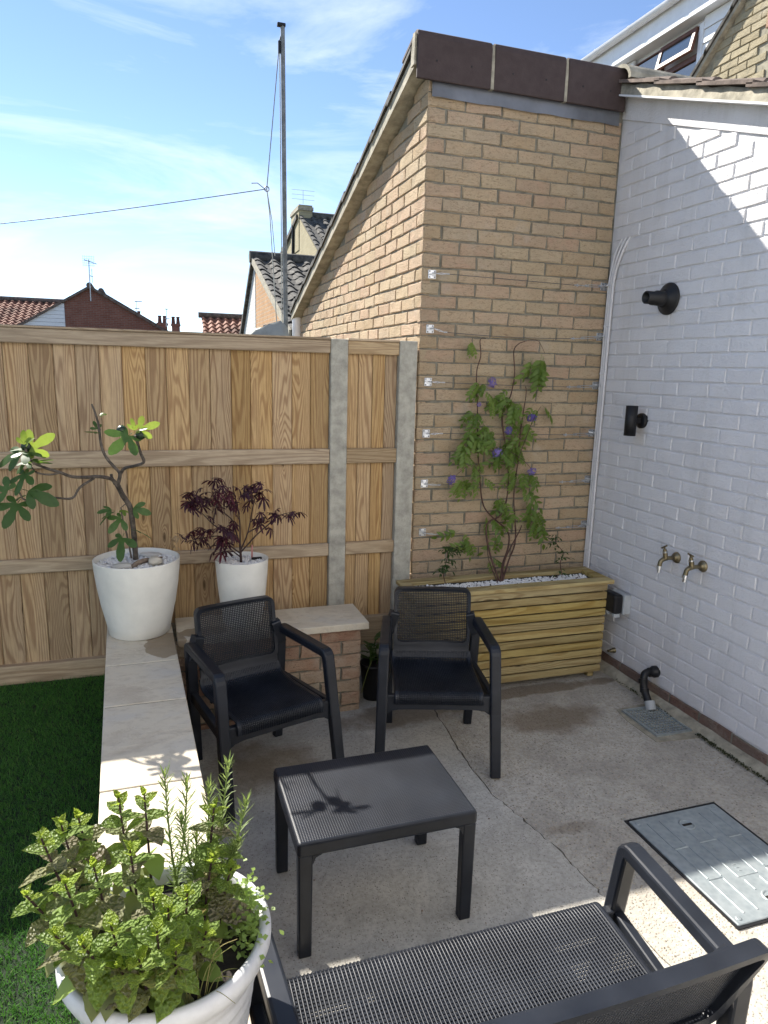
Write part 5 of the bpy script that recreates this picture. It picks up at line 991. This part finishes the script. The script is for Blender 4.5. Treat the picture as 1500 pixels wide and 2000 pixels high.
B = thing('far_gable_house', 'weathered buff brick gable house with chimney behind the dark tiled roof', 'house', (4, 18, 0))
bx = 3.2; q = lambda x, y: at(x, y, X=bx); ap, nr_, fr_ = q(583, 424), q(626, 503), q(552, 496); dn = (nr_-ap); df = (fr_-ap); ne = ap+dn*1.8; fe = ap+df*1.6
MB().prism([(ne.y, 0), (fe.y, 0), (fe.y, fe.z), (ap.y, ap.z), (ne.y, ne.z)], 'x', bx, 8).build('wall', 'farbuff', B)
tiled_slope(B, bx+.0, ne.y, ne.z, ap.y, ap.z, 6, .36, .38, 'tile_dark')
MB().hexa([(bx+.02, ne.y, ne.z), (8, ne.y, ne.z), (8, ap.y, ap.z), (bx+.02, ap.y, ap.z), (bx+.02, ne.y, ne.z+.04), (8, ne.y, ne.z+.04), (8, ap.y, ap.z+.04), (bx+.02, ap.y, ap.z+.04)]).build('roof_deck', 'tile_dark', B)
MB().hexa([(bx-.08, ap.y, ap.z-.06), (8, ap.y, ap.z-.06), (8, fe.y, fe.z-.06), (bx-.08, fe.y, fe.z-.06), (bx-.08, ap.y, ap.z+.08), (8, ap.y, ap.z+.08), (8, fe.y, fe.z+.08), (bx-.08, fe.y, fe.z+.08)]).build('rear_roof_slope', 'tile_dark', B)
zc = q(583, 401).z; yl, yh = q(583.5, 415).y-.1, q(569.5, 415).y; cxr = at(610, 415, Y=yl).x
MB().tube([(cxr, ap.y, ap.z+.05), (8, ap.y, ap.z+.05)], .14, 12).build('ridge_tile', 'tile_dark', B)
ch = MB().box(bx-.02, cxr, yl, yh, ap.z-1.0, zc).build('chimney', 'farbuff', B); MB().box(bx-.05, cxr+.03, yl-.04, yh+.04, zc-.16, zc-.06).build('chimney_band', 'cement', ch)
p0, p1 = q(576, 440), q(575, 520); MB().tube([p0-Vector((.06, 0, 0)), p1-Vector((.06, 0, 0))], .04, 8).build('downpipe', 'black', B)
c = q(592, 398); ae = MB().tube([c, c+Vector((0, 0, .38))], .007, 5)
for k in range(3): ae.tube([c+Vector((-.35, 0, .12+.13*k)), c+Vector((.35, 0, .12+.13*k))], .005, 4)
ae.build('aerial', 'silver', B)
# red brick house with white boarded gable corner
H = thing('red_brick_house', 'red brick gable house with white boarded corner beyond the fence on the left', 'house', (-3.5, 33, 0))
ap = Vector((-3.70, 30, 4.98)); sl_ = (4.98-3.53)/(3.70-1.14); x2 = -6.6; sl2 = (4.98-3.55)/(6.05-3.70)
zr = lambda x: ap.z-(x-ap.x)*sl_; zl_ = lambda x: ap.z-(ap.x-x)*sl2
MB().prism([(-4.75, 0), (-.3, 0), (-.3, zr(-.3)), (ap.x, ap.z), (-4.75, zl_(-4.75))], 'y', 30, 38).build('wall', 'farred', H)
for k in range(10):
    z0, z1 = 2.7+.16*k, 2.7+.16*k+.15; xl = max(x2, ap.x-(ap.z-z0)/sl2); xl1 = max(x2, ap.x-(ap.z-z1)/sl2)
    if xl1 < -4.78: MB().prism([(xl, z0), (-4.755, z0), (-4.755, z1), (xl1, z1)], 'y', 29.96, 30.05).build('weatherboard', 'upvc', H)
for (xa, xb, zf_, nm) in ((ap.x, -.2, zr, 'verge'), (x2-.1, ap.x, zl_, 'verge')):
    MB().hexa([(xa, 29.85, zf_(xa)), (xb, 29.85, zf_(xb)), (xb, 38.2, zf_(xb)), (xa, 38.2, zf_(xa)), (xa, 29.85, zf_(xa)+.11), (xb, 29.85, zf_(xb)+.11), (xb, 38.2, zf_(xb)+.11), (xa, 38.2, zf_(xa)+.11)]).build('roof_slope', 'tile_brown', H)
for i in range(18): MB().tube([(ap.x, 29.82+i*.46, ap.z+.10), (ap.x, 29.82+i*.46+.45, ap.z+.10)], .13, 10).build('ridge_tile', 'tile_brown', H)
xa, xb = ap.x+.42, -.2
MB().hexa([(xa, 30.6, zr(xa)+.10), (xb, 30.6, zr(xb)+.10), (xb, 38.2, zr(xb)+.10), (xa, 38.2, zr(xa)+.10), (xa, 30.6, zr(xa)+.2), (xb, 30.6, zr(xb)+.2), (xb, 38.2, zr(xb)+.2), (xa, 38.2, zr(xa)+.2)]).build('rear_roof_verge', 'tile_brown', H)
MB().tube([(xa, 30.55, zr(xa)+.2), (xa, 38, zr(xa)+.2)], .13, 10).build('ridge_tile', 'tile_brown', H)
c = Vector((ap.x+.03, 29.8, ap.z)); ae = MB().tube([c+Vector((0, 0, -.55)), c+Vector((0, 0, 1.15))], .025, 6); ae.tube([c+Vector((-.18, -.1, 1.12)), c+Vector((.30, .1, 1.0))], .018, 5).tube([c+Vector((.1, 0, .2)), c+Vector((.1, 0, .78))], .014, 5).tube([c+Vector((0, 0, .5)), c+Vector((.14, 0, .46))], .018, 5)
for k in range(7): ae.tube([c+Vector((-.22+.07*k, -.08, .86)), c+Vector((-.22+.07*k, -.08, 1.3))], .006, 4)
for k in range(5): ae.tube([c+Vector((-.24, -.08, .9+.09*k)), c+Vector((.24, -.08, .9+.09*k))], .006, 4)
ae.build('aerial', 'silver', H)
def red_roof(name, label, x0, x1, yr, zr_, ye, ze, wd=.3):
    h = thing(name, label, 'house', ((x0+x1)/2, yr, 0)); n = int((x1-x0)/wd); rows = max(3, int(math.hypot(yr-ye, zr_-ze)/.33)); mb = MB(); sg = 5
    for r_ in range(rows):
        a, b = r_/rows, (r_+1)/rows; va = []; 
        for k in range(n*sg+1):
            x = x0+(x1-x0)*k/(n*sg); hh = .05*math.sin(k/sg*6.283); va.append((x, ye+(yr-ye)*a, ze+(zr_-ze)*a+.05+hh)); va.append((x, ye+(yr-ye)*b, ze+(zr_-ze)*b+hh)); va.append((x, ye+(yr-ye)*a, ze+(zr_-ze)*a-.01+hh))
        mb.add(va, [(3*k, 3*k+3, 3*k+4, 3*k+1) for k in range(n*sg)]+[(3*k+2, 3*k+5, 3*k+3, 3*k) for k in range(n*sg)], False)
    o = mb.build('roof_tiles', 'tile_red', h, fix=False); o['kind'] = 'stuff'; MB().tube([(x0-.1, yr, zr_+.06), (x1, yr, zr_+.06)], .12, 10).build('ridge_tile', 'tile_brown', h)
    MB().prism([(ye+.2, 0), (2*yr-ye-.2, 0), (2*yr-ye-.2, ze), (yr, zr_-.1), (ye+.2, ze)], 'x', x0+.12, x1-.1).build('wall', 'farred', h); return h
MT['tile_red'] = plain('orange_red_clay_tile', (.28, .115, .068), .85, 0, .4, .4, 6)
red_roof('terracotta_roof_house', 'house with long orange pantile roof at the far left behind the fence', -14, -4.9, 35.5, 4.72, 31.5, 2.9)
red_roof('small_roof_house', 'low house with small red tiled roof, between the chimneys and the painted gable', .70, 4.0, 27, 3.83, 24.5, 2.5)
def stack(px, py0, w_, label, pots=2, Y=45):
    c = at(px, py0, Y=Y); t = thing('chimney_stack', label, 'chimney', (c.x, Y, 0), 'chimneys on the skyline'); MB().box(c.x-w_/2, c.x+w_/2, Y, Y+w_, 2, c.z-.45).build('stack', 'farred', t); MB().box(c.x-w_/2-.05, c.x+w_/2+.05, Y-.05, Y+w_+.05, c.z-.6, c.z-.48).build('band', 'farred', t)
    for k in range(pots): MB().lathe([(.13, c.z-.46), (.10, c.z-.1), (.12, c.z-.06), (.12, c.z), (.08, c.z), (.08, c.z-.2)], 12, (c.x+(k-(pots-1)/2)*.3, Y+.25, 0)).build('chimney_pot', 'terracotta', t)
    return c
stack(316.5, 616, .62, 'red brick chimney stack with two pots, left of the skyline pair'); stack(343, 618, .50, 'red brick chimney stack with two pots, right of the skyline pair'); stack(271, 607, .6, 'chimney with single pot just above the red brick house roof', 1, 50)
for (x, y, h, lb) in ((266, 588, 26, 'slim aerial mast above the red brick house roof'), (325, 603, 35, 'slim aerial mast between the two skyline chimneys')):
    c = at(x, y+h, Y=44); e = at(x, y, Y=44); o = MB().tube([c, e], .025, 5).tube([e+Vector((-.1, 0, -.02)), e+Vector((.35 if x < 300 else .1, 0, -.02))], .03, 5).tube([c.lerp(e, .45)+Vector((-.1, 0, 0)), c.lerp(e, .45)+Vector((.2, 0, 0))], .03, 5).build('aerial_mast', 'silver'); tag(o, lb, 'aerial', 'aerials on the skyline')
# clothes-line pole beyond the fence
pp = at(558, 650, Y=6); ptop = at(552, 51, Y=6)
P_ = thing('clothes_line_pole', 'tall grey steel pole with pulley and ropes beyond the fence', 'pole', (pp.x, 6, 0))
MB().tube([(pp.x+.01, 6, 0), pp, ptop], [.034, .032, .028], 12).build('pole', 'pole', P_); MB().box(ptop.x-.07, ptop.x+.035, 5.97, 6.03, ptop.z-.01, ptop.z+.03).build('top_bracket', 'black', P_, .006)
ju = at(521, 369, Y=6); pu = at(546, 80, Y=6)
MB().tube([pu+Vector((.03, 0, .1)), pu], .008, 5).tube([pu, pu+Vector((0, 0, -.14))], .02, 8).build('pulley', 'black', P_)
MB().tube([pu, pu.lerp(ju, .5), ju], .007, 5).build('rope', 'steel', P_); MB().tube([pu, at(551, 640, Y=6)], .007, 5).build('rope', 'canvas', P_); MB().tube([ju, at(527, 420, Y=6), at(541, 640, Y=6)], .007, 5).build('rope', 'canvas', P_); MB().tube([ju, at(531, 430, Y=6), at(537, 500, Y=6)], .006, 5).build('rope', 'canvas', P_)
MB().tube([ju+Vector((.03*math.cos(a), 0, .03*math.sin(a))) for a in [6.283*k/10 for k in range(11)]], .008, 5).tube([ju+Vector((-.03, 0, 0)), ju+Vector((-.12, 0, .06)), ju+Vector((-.2, 0, .05))], .006, 5).build('ring', 'steel', P_)
e0 = at(-330, 468, Y=7.5); cl = [ju.lerp(e0, k/14)-Vector((0, 0, .05*math.sin(math.pi*k/14))) for k in range(15)]
o = MB().tube(cl, .006, 5).build('clothes_line', 'wire'); tag(o, 'thin dark line strung across the sky from the pole to the left', 'line')
tp_ = MB(); a_ = [at(x, y, Y=5) for x, y in ((486, 660), (500, 645), (525, 632), (548, 626), (562, 640), (566, 662))]
for k, c in enumerate(a_): tp_.v += [tuple(c), tuple(c+Vector((0, .25, .03*math.sin(k*2)))), tuple(c+Vector((0, .6, -.5))), (c.x, c.y-.02, 1.6)]
for k in range(5):
    for e in (0, 1): tp_.f.append((4*k+e, 4*k+4+e, 4*k+5+e, 4*k+1+e)); tp_.sm.append(True)
    tp_.f.append((4*k+3, 4*k+7, 4*k+4, 4*k)); tp_.sm.append(True)
o = tp_.build('canvas_cover', 'canvas'); tag(o, 'pale canvas cover showing just above the fence by the pole', 'cover')
# ------------------------------------------------------------------ buildings above the white wall
D = thing('buff_gable_building', 'weathered buff brick gable with sloping verge at the upper right edge', 'building', (5.5, .8, 0))
dx = 4.0; y_e, z_e = 2.72, 4.87; s_ = .915; zt = lambda y: z_e+(y_e-y)*s_
dc = MB().prism([(y_e, 0), (.3, 0), (.3, zt(.3)), (y_e, z_e)], 'x', dx+.012, 7).build('wall', 'oldmortar', D)
db = BrickWall('brick_old', .005)
for k in range(46):
    z = 4.02+.075*k; y = y_e-.005-(.1125 if k % 2 else 0); L0 = .1025 if k % 2 else .215; y = y_e-.01
    first = True
    while y > .35:
        L = L0 if first else .215; first = False; yc = y-L/2
        inwin = (1.0 < yc < 1.86 and 4.3 < z < 5.06)
        if z+.04 < zt(yc+L*.35) and not inwin: db.add((dx, yc, z), L, -math.pi/2, abs(yc-2.2)+abs(z-4.9))
        y -= L+.01
db.finish(dc, 300)
for k in range(9):
    y = y_e+.14-k*.30; MB().hexa([(dx-.07, y, zt(y)+.005), (7, y, zt(y)+.005), (7, y-.33, zt(y-.33)+.005), (dx-.07, y-.33, zt(y-.33)+.005), (dx-.07, y, zt(y)+.055), (7, y, zt(y)+.055), (7, y-.33, zt(y-.33)+.035), (dx-.07, y-.33, zt(y-.33)+.035)]).build('roof_tile', 'tile_dark', D)
MB().hexa([(dx-.05, y_e+.14, zt(y_e+.14)-.05), (dx+.05, y_e+.14, zt(y_e+.14)-.05), (dx+.05, .3, zt(.3)-.05), (dx-.05, .3, zt(.3)-.05), (dx-.05, y_e+.14, zt(y_e+.14)), (dx+.05, y_e+.14, zt(y_e+.14)), (dx+.05, .3, zt(.3)), (dx-.05, .3, zt(.3))]).build('verge', 'cement', D)
for k in range(4): MB().box(dx-.008, dx+.05, 1.86-.075*(k+1)+.004, 1.86-.075*k-.004, 5.0, 5.22).build('soldier_brick', 'brick_red', D, .004)
wn = MB().box(dx+.03, dx+.06, 1.0, 1.855, 4.2, 4.995).build('window', 'upvc', D); MB().box(dx+.024, dx+.029, 1.06, 1.79, 4.26, 4.94).build('pane', 'glass', wn)
E_ = thing('white_boarded_extension', 'white boarded upper extension with gutter and brown framed window, top right', 'building', (6, 5, 0))
ex = 5.0; q5 = lambda x, y, X=ex: at(x, y, X=X)
MB().box(ex+.06, 8, 2.6, 8.4, 3, 6.3).build('wall_core', 'upvc', E_)
wy0, wy1, wz0, wz1 = 3.93, 5.12, 5.42, 6.01
for k in range(19):
    z0 = 6.10-.155*(k+1); z1 = z0+.150
    spans = [(2.6, 8.4)] if z0 > wz1-.02 or z1 < wz0 else [(2.6, wy0-.06), (wy1+.06, 8.4)]
    for a, b in spans: MB().hexa([(ex-.012, a, z0), (ex+.03, a, z0), (ex+.03, b, z0), (ex-.012, b, z0), (ex+.004, a, z1), (ex+.03, a, z1), (ex+.03, b, z1), (ex+.004, b, z1)]).build('board', 'upvc', E_)
MB().box(ex-.016, ex+.03, 3.855, 3.925, wz0-.5, wz1+.02).build('corner_trim', 'upvc', E_); MB().box(ex-.02, ex+.03, 3.16, 3.24, 5.0, 6.15).build('corner_trim', 'upvc', E_)
MB().box(ex-.12, ex+.06, 2.5, 8.4, 6.105, 6.125).build('soffit', 'upvc', E_); MB().box(ex-.14, ex-.119, 2.5, 8.4, 6.10, 6.40).build('fascia', 'upvc', E_)
gt = MB(); n = 8; pr = [(.062*math.cos(math.pi+math.pi*k/n), .062*math.sin(math.pi+math.pi*k/n)) for k in range(n+1)]
gt.add([(ex-.203+u, y, 6.40+v) for y in (2.5, 8.4) for u, v in pr], [(k, k+1, n+2+k, n+1+k) for k in range(n)], True); gt.build('gutter', 'upvc', E_)
for y in (3.5, 4.25, 5.0, 5.75, 6.5, 7.25):
    gb = MB(); gb.add([(ex-.203+u*1.12, yy, 6.40+v*1.12) for yy in (y-.02, y+.02) for u, v in pr], [(k, k+1, n+2+k, n+1+k) for k in range(n)], True); gb.build('gutter_bracket', 'upvc', E_)
MB().hexa([(ex-.20, 2.45, 6.405), (8, 2.45, 6.72), (8, 8.45, 6.72), (ex-.20, 8.45, 6.405), (ex-.20, 2.45, 6.43), (8, 2.45, 6.75), (8, 8.45, 6.75), (ex-.20, 8.45, 6.43)]).build('roof', 'lead', E_)
wi = MB().box(ex+.0, ex+.05, wy0-.06, wy1+.06, wz0-.06, wz0).box(ex, ex+.05, wy0-.06, wy1+.06, wz1, wz1+.012).box(ex, ex+.05, wy0-.06, wy0, wz0, wz1).box(ex, ex+.05, wy1, wy1+.06, wz0, wz1).build('window', 'brownframe', E_)
ym = wy0+.70
MB().box(ex-.005, ex+.045, ym-.035, ym+.035, wz0, wz1).build('mullion', 'brownframe', wi); MB().box(ex-.004, ex+.044, wy0, ym-.036, wz0+.24, wz0+.30).build('transom', 'brownframe', wi)
MB().box(ex+.022, ex+.030, ym+.036, wy1, wz0, wz1).build('pane', 'glass', wi); MB().box(ex+.022, ex+.030, wy0, ym-.036, wz0, wz0+.24).build('pane', 'glass', wi)
ca = MB(); a, b, c_, d_ = wy0+.01, ym-.045, wz0+.305, wz1-.005; th = .05
for (p, q_, r2, s2) in ((a, b, c_, c_+th), (a, b, d_-th, d_), (a, a+th, c_+th, d_-th), (b-th, b, c_+th, d_-th)): ca.box(-.03, .01, p, q_, r2-d_, s2-d_)
ca.box(-.012, -.006, a+th, b-th, c_+th-d_, d_-th-d_)
co = ca.build('open_casement', 'brownframe', wi); co.matrix_basis = Matrix.Translation((ex-.012, 0, d_))@Matrix.Rotation(R(14), 4, 'Y'); adopt(co, wi)
pn = MB().box(-.016, -.0125, a+th, b-th, c_+th-d_, d_-th-d_).build('casement_pane', 'glass', None); pn.matrix_basis = co.matrix_basis.copy(); adopt(pn, wi)
# ------------------------------------------------------------------ moss along the foot of the white wall
mo = MB()
for _ in range(900):
    y = -1.18-random.betavariate(1.4, 2.6)*.7 if random.random() < .75 else random.uniform(-.5, -1.0); p = Vector((W-.05+random.gauss(0, .008), y, .004+abs(random.gauss(0, .005)))); s = random.uniform(.002, .005); mo.add([p+Vector((s, 0, 0)), p+Vector((0, s, 0)), p+Vector((-s, 0, 0)), p+Vector((0, -s, 0)), p+Vector((0, 0, s*1.2))], [(0, 1, 4), (1, 2, 4), (2, 3, 4), (3, 0, 4)])
o = mo.build('moss', 'moss', fix=False); tag(o, 'dark moss in the crack at the foot of the white wall', 'moss', kind='stuff')
lt = MB()
for _ in range(260):
    x, y = random.uniform(-1.35, 1.2), random.uniform(-2.6, -.42); p = Vector((x, y, .001)); s = random.uniform(.0012, .0035); a = random.random()*3; lt.add([p+Vector((math.cos(a)*s*2, math.sin(a)*s*2, 0)), p+Vector((-math.sin(a)*s, math.cos(a)*s, .002)), p-Vector((math.cos(a)*s*2, math.sin(a)*s*2, 0)), p-Vector((-math.sin(a)*s, math.cos(a)*s, 0)), p+Vector((0, 0, s))], [(0, 1, 4), (1, 2, 4), (2, 3, 4), (3, 0, 4)])
o = lt.build('leaf_litter', 'drift', fix=False); tag(o, 'scattered brown crumbs of debris on the patio', 'debris', kind='stuff')
